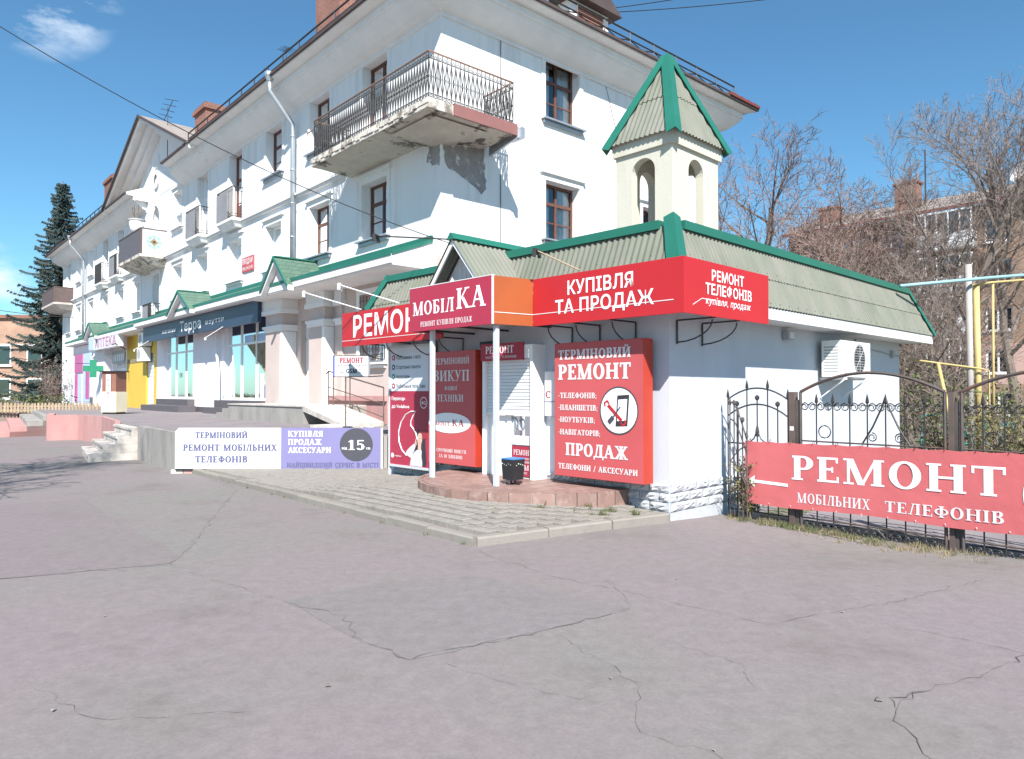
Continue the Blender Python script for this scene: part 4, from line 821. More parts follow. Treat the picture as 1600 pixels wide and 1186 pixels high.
# shop sign
sg = thing('shop_sign', 'long dark blue shoe shop fascia sign with white lettering under a green gablet', 'shop sign', bw(23.7, .72, 4.02), ROT_B)
MB().box(0, 14.1, 0, .14, 0, .76).build('panel', 'navy', sg)
letters(sg, 'магазин', 3.15, 5.1, .24, .42, 0, 'white', 'sans'); letters(sg, 'Терра', 5.7, 8.35, .17, .60, 0, 'white', 'sans', bold=.02); letters(sg, 'взуття', 8.9, 10.9, .27, .45, 0, 'white', 'sans')
def floodlight(name_l, p, q, material, head='trim'):
    f = tag(MB().tube([p, q], .011, 6).build('floodlight_arm', material), name_l, 'floodlight', None)
    d = (Vector(p)-Vector(q)).normalized(); c = Vector(p); mb = MB(); s = .05; side = d.cross(Vector((0, 0, 1))).normalized()
    mb.tube([c-side*.07, c+side*.07], .028, 6); mb.tube([c-side*.07, c-side*.07+Vector((0, 0, -.09))], .03, 6); mb.tube([c+side*.07, c+side*.07+Vector((0, 0, -.09))], .03, 6); mb.build('lamp_head', head, f); return f
for u, l in ((22.7, 'left end of the dark blue shop sign'), (12.9, 'right half of the dark blue sign')):
    floodlight('white floodlight arm below the '+l, bw(u, 1.35, 3.62), bw(u-.1, .75, 4.06), 'offwhite', 'offwhite')
# flat for sale board
sg = thing('sale_board', 'small red for sale board with white print on the white upper wall', 'notice board', bw(12.82, .05, 6.15), ROT_B)
MB().box(0, 1.12, 0, .03, 0, .56).build('panel', 'red2', sg); letters(sg, 'ПРОДАМ', .06, 1.06, .30, .50, 0, 'white', 'sans', bold=.02); letters(sg, '096-214-32-48', .08, 1.04, .08, .20, 0, 'white', 'sans')
# pharmacy
sg = thing('pharmacy_sign', 'white and blue pharmacy box sign with magenta letters', 'shop sign', bw(35.2, .82, 4.1), ROT_B)
MB().box(0, 6.9, 0, .3, 0, .72).build('panel', 'white_s', sg); MB().box(.02, 1.3, -.02, 0, .05, .67).build('blue_field', 'paleblue', sg); letters(sg, 'АПТЕКА', 1.6, 6.6, .10, .62, 0, 'magenta', 'sans', bold=.02)
cr_ = thing('pharmacy_cross', 'green pharmacy cross hanging out from the pink shop corner', 'sign', bw(33.6, .9, 3.0), ROT_B+R_(70))
mb = MB(); a, b = .17, .52
mb.box(-a, a, -.07, .07, -b, b); mb.box(-b, -a-.001, -.07, .07, -a, a); mb.box(a+.001, b, -.07, .07, -a, a); mb.build('cross', 'crossgreen', cr_); MB().tube([(-.9, 0, .3), (0, 0, .3)], .02, 5).build('bracket', 'iron', cr_)
mb = MB(); mb.pbox(PF, 36.25, 42.2, -.01, .40, .3, 4.66); mb.build('shop_bay', 'terrawall', bld)
for (u0, u1, z0, z1, m_) in [(36.3, 41.9, .9, 4.2, 'offwhite'), (38.9, 41.3, 2.9, 4.1, 'magenta'), (36.6, 38.7, 1.0, 4.1, 'paleblue'), (36.9, 37.9, 1.2, 3.1, 'magenta'), (39.2, 40.3, 1.0, 2.8, 'paleblue'), (40.5, 41.2, 1.0, 2.8, 'magenta')]:
    mb = MB(); k = {'offwhite': .42, 'magenta': .475, 'paleblue': .45}[m_]; mb.pbox(PF, u0, u1, .402, k, z0, z1); mb.build('advert_panel', m_, bld)
pilaster(33.2, 36.1, .4, 'terrawall', False)
f = window(PF, 30.0, 33.0, 1.0, 4.0, 'pvc', 'bars', hood=False, sill=False, trim=False)
mb = MB(); mb.pbox(PF, 29.9, 33.1, -.01, .06, .7, .99); mb.pbox(PF, 36.2, 36.5, .0, .5, .7, 1.3); mb.build('shop_plinth', 'plinthdark', bld)
mb = MB(); mb.pbox(PF, 30.1, 32.9, .01, .04, 3.3, 4.0); mb.build('window_lettering_band', 'acgrille', bld)
for k in range(6): mb = MB(); mb.pbox(PF, 30.3+k*.42, 30.5+k*.42, .042, .05, 3.4, 3.8); mb.build('band_letter', 'white', bld)
mb = MB(); mb.tube([PF(29.6, .1, 4.0), PF(28.0, 1.0, 4.2), PF(27.6, 1.2, 4.1)], .03, 5); mb.build('lamp_arm', 'iron', bld)
# roller door in the yellow wall
mb = MB(); mb.pbox(PF, 24.5, 25.9, -.15, -.1, .8, 3.6); rd = mb.build('roller_door', 'offwhite', bld)
for k in range(14): MB().pbox(PF, 24.52, 25.88, -.099, -.085, .82+k*.2, .98+k*.2).build('slat', 'shutter', rd)
mb = MB(); mb.pbox(PF, 26.2, 29.6, .004, .02, 3.2, 3.4); mb.build('advert_panel', 'dry', bld)
for (u, z, l) in ((25.7, 3.95, 'upper white air conditioner unit beside the dark blue sign end'), (25.9, 3.2, 'lower white air conditioner unit on the yellow shop wall')):
    ac = thing('air_conditioner', l, 'air conditioner', bw(u, .35, z), ROT_B); MB().box(0, .95, -.1, .3, 0, .68).build('casing', 'acwhite', ac); disc(ac, 'fan_grille', .35, .34, .27, -.102, 'acgrille'); MB().box(.1, .85, .3, .36, -.05, 0).build('bracket', 'iron', ac)
bx = thing('vending_cabinet', 'brown and cream street cabinet with a vertical white sign by the pharmacy', 'cabinet', (-15.35, 27.5, TZ), ROT_B+R_(38))
MB().box(-.32, .32, -.3, .3, .08, .86).build('lower_body', 'boxcream', bx); MB().box(-.30, .30, -.28, .28, .86, 1.62).build('upper_body', 'boxbrown', bx); MB().box(-.38, .38, -.36, .34, 1.62, 1.66).build('lid', 'iron', bx); MB().box(-.28, .28, -.26, .26, 0, .08).build('base', 'iron', bx)
pl = MB().box(-.10, .10, -.325, -.302, .42, 1.52).build('name_board', 'white_s', bx)
for k, ch in enumerate('ТИСТОВАХ'): letters(pl, ch, -.05, .05, 1.39-k*.125, 1.48-k*.125, -.326, 'maroon', 'sans', bold=.02)

# entrance platform, its steps and the tilted ramp slab
ep = thing('entrance_platform', 'grey concrete entrance platform with steps in front of the pink doorway', 'steps', bw(0, 0, 0), ROT_B)
mb = MB(); mb.pbox(PF, 3.3, 8.6, .0, 2.05, .5, 1.21); mb.build('slab', 'concrete', ep)
for k in range(3): MB().pbox(PF, 8.601+k*.55, 9.15+k*.55, .0, 2.05-.002*k, .5, 1.08-k*.14).build('step', 'concrete', ep)
MB().pbox(PF, 3.31, 8.6, .0, 2.08, 1.211, 1.245).build('paving_edge', 'stepstone', ep)
rp = thing('ramp', 'cracked concrete slab ramp tilting down from the entrance platform', 'ramp', bw(0, 0, 0), ROT_B)
MB().hexa([PF(3.28, .9, 1.10), PF(1.0, 1.0, .76), PF(1.0, 2.2, .76), PF(3.28, 2.05, 1.10)], [PF(3.28, .9, 1.24), PF(1.0, 1.0, .87), PF(1.0, 2.2, .87), PF(3.28, 2.05, 1.24)]).build('slab', 'stepstone', rp)
MB().hexa([PF(1.3, 2.0, .76), PF(.2, 2.1, .76), PF(.1, 2.75, .76), PF(1.1, 2.9, .76)], [PF(1.3, 2.0, .85), PF(.2, 2.1, .83), PF(.1, 2.75, .83), PF(1.1, 2.9, .85)]).build('loose_slab', 'stepstone', rp)
for k in range(7): x, o = rg.uniform(-.4, 1.2), rg.uniform(.4, 1.8); s = rg.uniform(.05, .14); MB().hexa([PF(x, o, .76), PF(x+s, o, .76), PF(x+s, o+s, .76), PF(x, o+s, .76)], [PF(x+.02, o, .76+s*.6), PF(x+s*.8, o, .76+s*.5), PF(x+s*.8, o+s*.8, .76+s*.6), PF(x, o+s*.8, .76+s*.7)]).build('rubble', 'stepstone', rp)
hr = thing('handrail', 'thin bent brown metal handrail beside the tilted ramp', 'handrail', bw(0, 0, 0), ROT_B)
mb = MB(); A = PF(4.2, .85, 2.2); Bq = PF(1.1, .95, 1.72)
mb.tube([PF(4.35, .85, 2.12), A, Bq], .02, 6); mb.tube([PF(4.2, .85, 1.75), PF(1.1, .95, 1.30)], .014, 5); mb.tube([PF(4.2, .85, 1.5), PF(1.1, .95, .98)], .014, 5); mb.build('rail', 'rust', hr)
for (u, z) in ((4.2, 1.2), (3.9, 1.2), (2.9, 1.05), (1.1, .76)): MB().tube([PF(u, .85+.03*(4.2-u), z), PF(u, .85+.03*(4.2-u), 2.2-(4.2-u)*.155)], .018, 6).build('post', 'rust', hr)

# low board fence, hedge and spruce at the far end
lf = thing('picket_fence', 'low yellowed picket fence on the terrace at the far left', 'fence', (-27.5, 34.5, .62), -.05)
me = MB().hexa([(-.05, -.012, 0), (.05, -.012, 0), (.05, .012, 0), (-.05, .012, 0)], [(-.05, -.012, .42), (.05, -.012, .42), (.05, .012, .42), (-.05, .012, .42)]).poly([(-.05, -.012, .42), (.05, -.012, .42), (0, -.012, .48)]).poly([(-.05, .012, .42), (.05, .012, .42), (0, .012, .48)])
p0 = me.build('picket', 'picket', lf)
for k in range(1, 46): c = p0.copy(); COL.objects.link(c); c.location = (k*.17, 0, rg.uniform(-.02, .02)); c.rotation_euler = (0, rg.uniform(-.05, .05), 0)
MB().box(-.1, 7.8, .013, .05, .08, .14).box(-.1, 7.8, .013, .05, .28, .34).build('rail', 'picket', lf)
MB().hexa([(-60, 46, -.1), (-24, 46, -.1), (-24, 34.6, -.1), (-60, 34.6, -.1)], [(-60, 46, .62), (-24, 46, .62), (-24, 34.6, .62), (-60, 34.6, .62)]).build('flower_bed', 'soil', kind='structure')
# ------------------------------------------------------------------ the little white kiosk
kk = thing('kiosk', 'small white phone repair kiosk with green corrugated mansard roof and belfry turret', 'kiosk', (K0.x, K0.y, 0), ROT_K)
KU, KV, KZ = 6.1, 8.45, 2.62
G0 = -.12
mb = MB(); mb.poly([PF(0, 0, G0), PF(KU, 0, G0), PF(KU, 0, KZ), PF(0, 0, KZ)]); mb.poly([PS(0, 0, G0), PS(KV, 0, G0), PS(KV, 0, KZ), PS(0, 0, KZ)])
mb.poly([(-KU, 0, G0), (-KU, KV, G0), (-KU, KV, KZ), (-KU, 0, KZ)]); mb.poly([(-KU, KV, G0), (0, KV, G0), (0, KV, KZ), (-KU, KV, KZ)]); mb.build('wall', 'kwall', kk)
# split faced stones of the plinth
def stone_mesh(seed, w_, h_):
    r = random.Random(seed); mb = MB(); nx_, nz_ = 6, 4; g = .006
    for j in range(nz_+1):
        for i in range(nx_+1):
            ed = i in (0, nx_) or j in (0, nz_); x = g+(w_-2*g)*i/nx_; z = g+(h_-2*g)*j/nz_; mb.v.append((x+(0 if ed else r.uniform(-.01, .01)), -(.012 if ed else .028+r.uniform(-.014, .016)), z+(0 if ed else r.uniform(-.006, .006))))
    for j in range(nz_):
        for i in range(nx_): a = j*(nx_+1)+i; mb.f.append((a, a+1, a+nx_+2, a+nx_+1))
    n0 = len(mb.v); mb.v += [(g, .01, g), (w_-g, .01, g), (w_-g, .01, h_-g), (g, .01, h_-g)]
    mb.poly([mb.v[0], mb.v[nx_], mb.v[n0+1], mb.v[n0]]); mb.poly([mb.v[nz_*(nx_+1)], mb.v[(nz_+1)*(nx_+1)-1], mb.v[n0+2], mb.v[n0+3]]); mb.poly([mb.v[0], mb.v[nz_*(nx_+1)], mb.v[n0+3], mb.v[n0]]); mb.poly([mb.v[nx_], mb.v[(nz_+1)*(nx_+1)-1], mb.v[n0+2], mb.v[n0+1]])
    me = bpy.data.meshes.new('plinth_stone'); me.from_pydata(mb.v, [], mb.f); me.materials.append(M['kstone']); return me
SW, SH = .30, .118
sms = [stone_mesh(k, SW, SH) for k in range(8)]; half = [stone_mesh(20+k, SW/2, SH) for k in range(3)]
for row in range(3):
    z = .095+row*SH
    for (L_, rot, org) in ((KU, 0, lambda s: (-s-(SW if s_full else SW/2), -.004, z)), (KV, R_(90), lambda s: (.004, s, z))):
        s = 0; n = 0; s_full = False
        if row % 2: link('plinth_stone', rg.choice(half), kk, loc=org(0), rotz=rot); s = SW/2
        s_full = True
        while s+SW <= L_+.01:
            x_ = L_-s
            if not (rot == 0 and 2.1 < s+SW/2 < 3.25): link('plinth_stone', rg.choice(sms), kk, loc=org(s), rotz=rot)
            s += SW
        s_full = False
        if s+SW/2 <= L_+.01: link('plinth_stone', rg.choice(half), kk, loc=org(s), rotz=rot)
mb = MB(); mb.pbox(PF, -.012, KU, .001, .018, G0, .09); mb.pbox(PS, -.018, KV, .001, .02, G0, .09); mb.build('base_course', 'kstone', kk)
# soffit, fascia
mb = MB(); mb.pbox(PF, -.48, KU+.45, 0.0, .47, 2.62, 2.66); mb.pbox(PS, .001, KV+.35, 0.0, .47, 2.62, 2.66); mb.pbox(PS, -.48, KV+.4, .471, .52, 2.60, 2.755); mb.pbox(PF, -.48, KU+.45, .471, .51, 2.60, 2.74); mb.pbox(PF, KU, KU+.5, -KV, 0, 2.62, 2.66); mb.build('soffit', 'trim', kk)
mb = MB(); mb.poly([(.1, -.1, 3.62), (.1, KV, 3.62), (-KU-.1, KV, 3.62), (-KU-.1, -.1, 3.62)]); mb.build('flat_roof', 'roofgrey', kk)
# corrugated mansard sheets
PITCH, AMP = .095, .013
def corr_sheets(P, sb0, sb1, st0, st1, ob, zb, ot, zt, rows, sw, parent, name='roof_sheet', spp=5):
    nrm = Vector((0, ob-ot, zt-zb)); L_ = math.hypot(ob-ot, zt-zb); no, nz_ = (zt-zb)/L_, (ob-ot)/L_
    def tmax(s): 
        t = 1.0
        if s < st0 and st0 > sb0: t = min(t, (s-sb0)/(st0-sb0))
        if s > st1 and st1 < sb1: t = min(t, (sb1-s)/(sb1-st1))
        return max(0, t)
    lo, hi = min(sb0, st0), max(sb1, st1)
    x = lo
    while x < hi-.02:
        y = min(hi, x+sw)
        for r in range(rows):
            ta, tb = r/rows-(.03 if r else 0), (r+1)/rows; n = max(2, int((y-x)/PITCH*spp)); mb = MB(); lift = .012*r
            any_ = False
            for k in range(n+1):
                s = x+(y-x)*k/n; tm = tmax(s); a, b = min(ta, tm), min(tb, tm)
                if s < sb0 or s > sb1: a = b = 0
                if st0 < sb0 and s < sb0: pass
                w_ = AMP*math.sin(2*math.pi*s/PITCH)+lift+.014
                for t in (a, b):
                    o = ob+(ot-ob)*t; z = zb+(zt-zb)*t; mb.v.append(P(s, o+no*w_, z+nz_*w_))
                if b-a > .01: any_ = True
            for k in range(n): mb.f.append((2*k, 2*k+2, 2*k+3, 2*k+1))
            if any_: mb.build(name, 'corr', parent, smooth=True)
        x = y
ZB, ZT, OB, OT = 2.76, 3.66, .525, .15
corr_sheets(PS, -.525, KV+.38, -.15, KV-.05, OB, ZB, OT, ZT, 2, .94, kk)
corr_sheets(PF, -.525, KU+.5, -.15, KU-.2, OB, ZB, OT, ZT, 2, .94, kk)
mb = MB(); nL = MB(); nL.poly([(-KU-.5, -.525, ZB), (-KU-.5, KV, ZB), (-KU+.2, KV, ZT), (-KU+.2, -.15, ZT)]); nL.poly([(-KU-.5, KV+.38, ZB), (.525, KV+.38, ZB), (.15, KV-.05, ZT), (-KU+.2, KV-.05, ZT)]); nL.build('rear_roof_slope', 'corr', kk)
nm_ = MB()
for P, a, b in ((PS, -.4, KV+.2), (PF, -.3, KU+.3)):
    for t in (.05, .46, .56, .94):
        k = 0
        while a+.02375+k*PITCH*3 < b:
            s_ = a+.02375+k*PITCH*3; s_ = round(s_/PITCH)*PITCH+PITCH*.25; o = OB+(OT-OB)*t+AMP+.03; z = ZB+(ZT-ZB)*t+.012; k += 1
            if s_ > -OB+(OB-OT)*t+.12: nm_.pbox(P, s_-.006, s_+.006, o-.012, o-.004, z-.006, z+.006)
nm_.build('roof_nails', 'corrdark', kk, kind='stuff')
# green ridge flashings
def strip(pts, w0, dirs, th=.018):
    pass
mb = MB()
mb.pbox(PS, .0, KV-.05, .10, .235, ZT-.035, ZT+.075); mb.pbox(PF, .0, KU-.15, .10, .235, ZT-.035, ZT+.075); mb.build('ridge_flashing', 'green', kk)
def hip(P0, P1, w_, parent, edges, name='hip_flashing'):
    P0, P1 = Vector(P0), Vector(P1); d = (P1-P0).normalized(); mid = -(Vector(edges[0])+Vector(edges[1])); o = (mid-d*mid.dot(d)).normalized(); mb = MB()
    for e1 in edges:
        e1 = Vector(e1); a = (e1-d*e1.dot(d)).normalized(); n = d.cross(a).normalized(); n = -n if n.dot(o) < 0 else n; a = a*w_; l = o*.05
        mb.hexa([P0+l, P0+a+n*.032, P1+a*.75+n*.032, P1+l], [P0+l+o*.02, P0+a+n*.045, P1+a*.75+n*.045, P1+l+o*.02])
    return mb.build(name, 'green', parent)
hip((.385, -.385, 3.13), (.155, -.155, ZT+.12), .135, kk, ((-1, 0, 0), (0, 1, 0)))
hip((-KU-.22, -.385, 3.13), (-KU+.17, -.155, ZT+.08), .12, kk, ((1, 0, 0), (0, 1, 0)))
hip((.54, KV+.39, ZB), (.16, KV-.06, ZT+.05), .06, kk, ((0, -1, 0), (-1, 0, 0)))
# gabled porch roof over the shop sign
GX, GZ = 2.86, 3.82
g0, g1 = 1.20, -.55
def gslope(s, name):
    mb = MB(); n = 90; e_u = GX+s*.62; ez = 3.08
    for k in range(n+1):
        o = g0+(g1-g0)*k/n; w_ = AMP*math.sin(2*math.pi*o/PITCH)+.012
        for t in (0, 1): u = GX+(e_u-GX)*t; z = GZ+(ez-GZ)*t; mb.v.append(PF(u+s*w_*.6, o, z+w_*.7))
    for k in range(n): mb.f.append((2*k, 2*k+1, 2*k+3, 2*k+2))
    return mb.build(name, 'corr', kk, smooth=True)
gslope(-1, 'porch_roof_sheet'); gslope(1, 'porch_roof_sheet')
mb = MB(); mb.hexa([PF(GX-.09, g0+.02, GZ-.03), PF(GX+.09, g0+.02, GZ-.03), PF(GX+.09, g1, GZ-.03), PF(GX-.09, g1, GZ-.03)], [PF(GX-.01, g0+.02, GZ+.07), PF(GX+.01, g0+.02, GZ+.07), PF(GX+.01, g1, GZ+.07), PF(GX-.01, g1, GZ+.07)]); mb.build('porch_ridge_flashing', 'green', kk)
mb = MB()
for s in (-1, 1): mb.hexa([PF(GX, g0-.05, GZ-.10), PF(GX+s*.60, g0-.05, 3.02), PF(GX+s*.60, g0-.025, 3.02), PF(GX, g0-.025, GZ-.10)], [PF(GX, g0-.05, GZ-.005), PF(GX+s*.60, g0-.05, 3.10), PF(GX+s*.60, g0-.025, 3.10), PF(GX, g0-.025, GZ-.005)])
mb.build('barge_board', 'trim', kk)
for k in range(12):
    u0, u1 = GX-.60+k*.10, GX-.60+(k+1)*.10-.006; zt = lambda u: GZ-.06-abs(u-GX)*1.19
    if min(zt(u0), zt(u1)) > 3.05: MB().hexa([PF(u0, .90, 3.0), PF(u1, .90, 3.0), PF(u1, .915, 3.0), PF(u0, .915, 3.0)], [PF(u0, .90, zt(u0)), PF(u1, .90, zt(u1)), PF(u1, .915, zt(u1)), PF(u0, .915, zt(u0))]).build('gable_board', 'trim', kk)
# belfry turret standing on the roof
TU0, TU1, TV0, TV1, TZ0, TZ1 = 1.12, 2.21, 1.79, 3.16, 3.3, 5.73
def arched_wall(P, a, b, z0, z1, oa, ob, zs, zspring, th, off):
    """wall a..b with one arched opening oa..ob, springing at zspring"""
    mb = MB(); r = (ob-oa)/2; c = (oa+ob)/2
    mb.pbox(P, a, oa, off-th, off, z0, z1); mb.pbox(P, ob, b, off-th, off, z0, z1); mb.pbox(P, oa, ob, off-th, off, z0, zs); n = 12
    for k in range(n):
        t0, t1 = math.pi*(1-k/n), math.pi*(1-(k+1)/n); x0, x1 = c+r*math.cos(t0), c+r*math.cos(t1); y0, y1 = zspring+r*math.sin(t0), zspring+r*math.sin(t1)
        mb.hexa([P(x0, off, y0), P(x1, off, y1), P(x1, off-th, y1), P(x0, off-th, y0)], [P(x0, off, z1), P(x1, off, z1), P(x1, off-th, z1), P(x0, off-th, z1)])
    return mb
th = .15
P2 = lambda u, o, z: PF(u, o-TV0, z); P3 = lambda u, o, z: PF(u, -o-TV1, z); P4 = lambda v, o, z: PS(v, o-TU0, z); P5 = lambda v, o, z: PS(v, -o-TU1, z)
for P, a, b in ((P2, TU0, TU1), (P3, TU0, TU1), (P4, TV0+th+.002, TV1-th-.002), (P5, TV0+th+.002, TV1-th-.002)):
    m = (a+b)/2; arched_wall(P, a, b, TZ0, TZ1, m-.225, m+.225, 3.7, 5.14, th, 0).build('turret_wall', 'cream', kk)
mb = MB(); mb.box(-TU1-.05, -TU0+.05, TV0-.05, TV1+.05, TZ1-.26, TZ1-.002); 
mb = MB(); e_ = .045
for P, a, b in ((P2, TU0-e_, TU1+e_), (P3, TU0-e_, TU1+e_)): mb.pbox(P, a, b, .001, e_, TZ1-.25, TZ1-.02)
for P, a, b in ((P4, TV0, TV1), (P5, TV0, TV1)): mb.pbox(P, a, b, .001, e_, TZ1-.25, TZ1-.02)
mb.build('turret_band', 'cream', kk)
TO = .10; tcx, tcy = -(TU0+TU1)/2, (TV0+TV1)/2; APZ = 7.18; EZ = 5.66
hx, hy = (TU1-TU0)/2+TO, (TV1-TV0)/2+TO
Pf = lambda s, o, z: (tcx+s, tcy-o, z); Pb = lambda s, o, z: (tcx-s, tcy+o, z); Pr = lambda s, o, z: (tcx+o, tcy+s, z); Pl = lambda s, o, z: (tcx-o, tcy-s, z)
tr = MB().box(tcx-hx+.06, tcx+hx-.06, tcy-hy+.06, tcy+hy-.06, TZ1-.05, TZ1-.003).build('turret_roof', 'trim', kk)
for P, h, o in ((Pf, hx, hy), (Pb, hx, hy), (Pr, hy, hx), (Pl, hy, hx)): corr_sheets(P, -h, h, 0, 0, o, EZ, 0, APZ, 2, 2*h, tr, 'roof_sheet', 6)
for sx, sy in ((1, -1), (-1, -1), (1, 1), (-1, 1)): hip((tcx+sx*(hx+.03), tcy+sy*(hy+.03), EZ-.05), (tcx+sx*.02, tcy+sy*.02, APZ+.05), .125, tr, ((-sx, 0, 0), (0, -sy, 0)))
# door bay with roller shutter
DU0, DU1, DO = 2.13, 3.22, .28
mb = MB(); mb.pbox(PF, DU0, DU1, 0, .12, .2, 2.30); bay = mb.build('door_bay', 'pvc', kk)
mb = MB(); mb.pbox(PF, DU0, DU0+.05, .121, DO, .2, 2.30); mb.pbox(PF, DU1-.05, DU1, .121, DO, .2, 2.30); mb.pbox(PF, DU0+.05, DU1-.05, .121, DO-.01, 2.10, 2.30); mb.pbox(PF, 2.66, 2.74, .121, .2, .2, 1.3); mb.pbox(PF, DU0+.05, 2.66, .121, .2, .82, .95); mb.pbox(PF, DU0+.05, 2.66, .121, .2, .24, .34); mb.pbox(PF, 2.74, DU1-.05, .121, .18, .2, 1.3); mb.build('frame', 'pvc', bay)
for k in range(16): mb = MB(); z = 1.30+k*.05; mb.hexa([PF(DU0+.055, .205, z), PF(DU1-.055, .205, z), PF(DU1-.055, .225, z), PF(DU0+.055, .225, z)], [PF(DU0+.055, .205, z+.046), PF(DU1-.055, .205, z+.046), PF(DU1-.055, .213, z+.046), PF(DU0+.055, .213, z+.046)]); mb.build('slat', 'shutter', bay)
mb = MB(); mb.pbox(PF, DU0+.055, DU1-.055, .2, .24, 1.25, 1.30); mb.pbox(PF, 2.55, 2.72, .24, .26, 1.26, 1.285); mb.build('shutter_rail', 'acwhite', bay)
MB().pbox(PF, DU0+.05, 2.66, .123, .13, .95, 1.3).build('window_back', 'darkin', bay); MB().pbox(PF, 2.25, 2.42, .131, .14, .96, 1.26).build('window_poster', 'crimson', bay); MB().poly([PF(DU0+.05, .17, .95), PF(2.66, .17, .95), PF(2.66, .17, 1.3), PF(DU0+.05, .17, 1.3)]).build('pane', 'glass', bay)
mb = MB()
for (u, z, r) in ((2.62, 1.12, .10), (2.46, 1.12, .085)): mb.tube([PF(u+r*.6*math.cos(t*.52), .182, z+r*math.sin(t*.52)) for t in range(12)], .009, 4, True)
mb.build('window_scroll', 'steel', bay)
ds = thing('door_sign', 'crimson phone repair notice on the lower half of the kiosk door', 'sign', kw(2.64, .203, .36), ROT_K)
MB().box(0, .45, 0, .012, 0, .44).build('panel', 'crimson', ds); letters(ds, 'РЕМОНТ', .04, .42, .31, .39, 0, 'offwhite'); letters(ds, 'МОБІЛЬНИХ', .08, .38, .245, .275, 0, 'offwhite'); letters(ds, 'ТЕЛЕФОНІВ', .08, .38, .195, .225, 0, 'offwhite'); letters(ds, 'GSM', .12, .36, .09, .17, 0, 'offwhite'); letters(ds, 'СЕРВІС', .14, .33, .035, .065, 0, 'offwhite')
ds = thing('door_sign', 'crimson repair sign mounted above the roller shutter behind the grey post', 'sign', kw(3.24, .30, 2.08), ROT_K)
MB().box(0, .93, 0, .04, 0, .26).build('panel', 'crimson', ds); letters(ds, 'РЕМОНТ', .12, .74, .11, .22, 0, 'white'); letters(ds, 'МОБІЛЬНИХ ТЕЛЕФОНІВ', .12, .80, .035, .07, 0, 'offwhite')
MB().pbox(PF, 3.12, 3.42, .02, .16, 2.30, 2.40).build('shutter_motor_box', 'binblack', kk)
for (u0, u1, z0, z1, l) in ((3.24, 3.34, 1.3, 1.85, 'narrow white notice board between the tall red box and the kiosk shutter'), (1.72, 2.06, 1.26, 1.9, 'white notice board squeezed between the shutter bay and the large red light box')):
    nb = thing('notice_board', l, 'notice board', kw(u1, .10, z0), ROT_K); MB().box(0, u1-u0, 0, .03, 0, z1-z0).build('panel', 'white_s', nb); w_ = u1-u0; letters(nb, 'С', .02, .09 if w_ < .2 else .12, .26, .36, 0, 'maroon'); MB().box(.0, w_*.8, -.004, 0, .2, .212).build('underline', 'lilac', nb)

# shop signs on the kiosk
def signbox(name, label, u_left, w_, z0, h, off, depth, face, side, base=kw, rot=ROT_K):
    s = thing(name, label, 'sign', base(u_left, off, z0), rot)
    mb = MB(); mb.box(0, w_, .003, depth, 0, h); mb.build('casing', side, s); MB().box(.004, w_-.004, 0, .0028, .004, h-.004).build('face', face, s)
    return s
H = 1.83
sb = signbox('light_box', 'large red light box on the kiosk front right with a smartphone emblem', 1.68, 1.50, .45, H, .30, .2, 'red2', 'redside')
F = lambda a, b, c, d: (a*1.5, b*1.5, (1-d)*H, (1-c)*H)
for body, (a, b, c, d) in [('ТЕРМІНОВИЙ', (.05, .87, .055, .125)), ('РЕМОНТ', (.05, .87, .165, .275)), ('-ТЕЛЕФОНІВ;', (.05, .50, .375, .415)), ('-ПЛАНШЕТІВ;', (.05, .51, .465, .505)), ('-НОУТБУКІВ;', (.05, .48, .555, .595)), ('-НАВІГАТОРІВ;', (.05, .54, .648, .688)), ('ПРОДАЖ', (.14, .84, .75, .84)), ('ТЕЛЕФОНИ / АКСЕСУАРИ', (.05, .94, .905, .945))]:
    x0, x1, z0, z1 = F(a, b, c, d); letters(sb, body, x0, x1, z0, z1, 0, 'offwhite', fat=.02)
cx_, cz_ = .745*1.5, (1-.50)*H; disc(sb, 'emblem_disc', cx_, cz_, .30, -.004, 'white'); disc(sb, 'emblem_ring', cx_, cz_, .31, -.006, 'charcoal', r_in=.94)
q4 = lambda x0, x1, z0, z1, y, sk=.03: [(cx_+x0, y, cz_+z0), (cx_+x1, y, cz_+z0+.01), (cx_+x1+sk, y, cz_+z1+.01), (cx_+x0+sk, y, cz_+z1)]
MB().poly(q4(-.05, .14, -.205, .195, -.0072)).build('phone_print', 'black', sb); MB().poly(q4(-.025, .118, -.135, .14, -.0085, .021)).build('screen_print', 'white', sb)
mb = MB(); T2 = lambda a, b, w0, w1, y: mb.poly([(cx_+a[0]-w0, y, cz_+a[1]-w0), (cx_+a[0]+w0, y, cz_+a[1]+w0), (cx_+b[0]+w1, y, cz_+b[1]+w1), (cx_+b[0]-w1, y, cz_+b[1]-w1)])
T2((-.17, .07), (.05, -.13), .016, .016, -.0095)
for (a, b, s_) in ((-.19, .085, 1), (.075, -.15, -1)):
    for t0, t1 in ((0.9, 2.2), (2.2, 3.6), (3.6, 4.9)):
        g_ = 2.36+(0 if s_ > 0 else math.pi)-math.pi; rr = .055; p_ = lambda t, r: (cx_+a+r*math.cos(t+g_), -.0097, cz_+b+r*math.sin(t+g_)); mb.poly([p_(t0, rr), p_(t1, rr), p_(t1, .026), p_(t0, .026)])
mb.build('wrench_print', 'red', sb)
mb = MB(); d2 = lambda a, b, w_, y: mb.poly([(cx_+a[0]-w_, y, cz_+a[1]+w_), (cx_+a[0]+w_, y, cz_+a[1]-w_), (cx_+b[0]+w_, y, cz_+b[1]-w_), (cx_+b[0]-w_, y, cz_+b[1]+w_)])
d2((-.16, -.16), (-.085, -.085), .022, -.0105); d2((-.085, -.085), (.03, .05), .007, -.0106); mb.build('screwdriver_print', 'charcoal', sb)
H = 1.84; W_ = 1.20
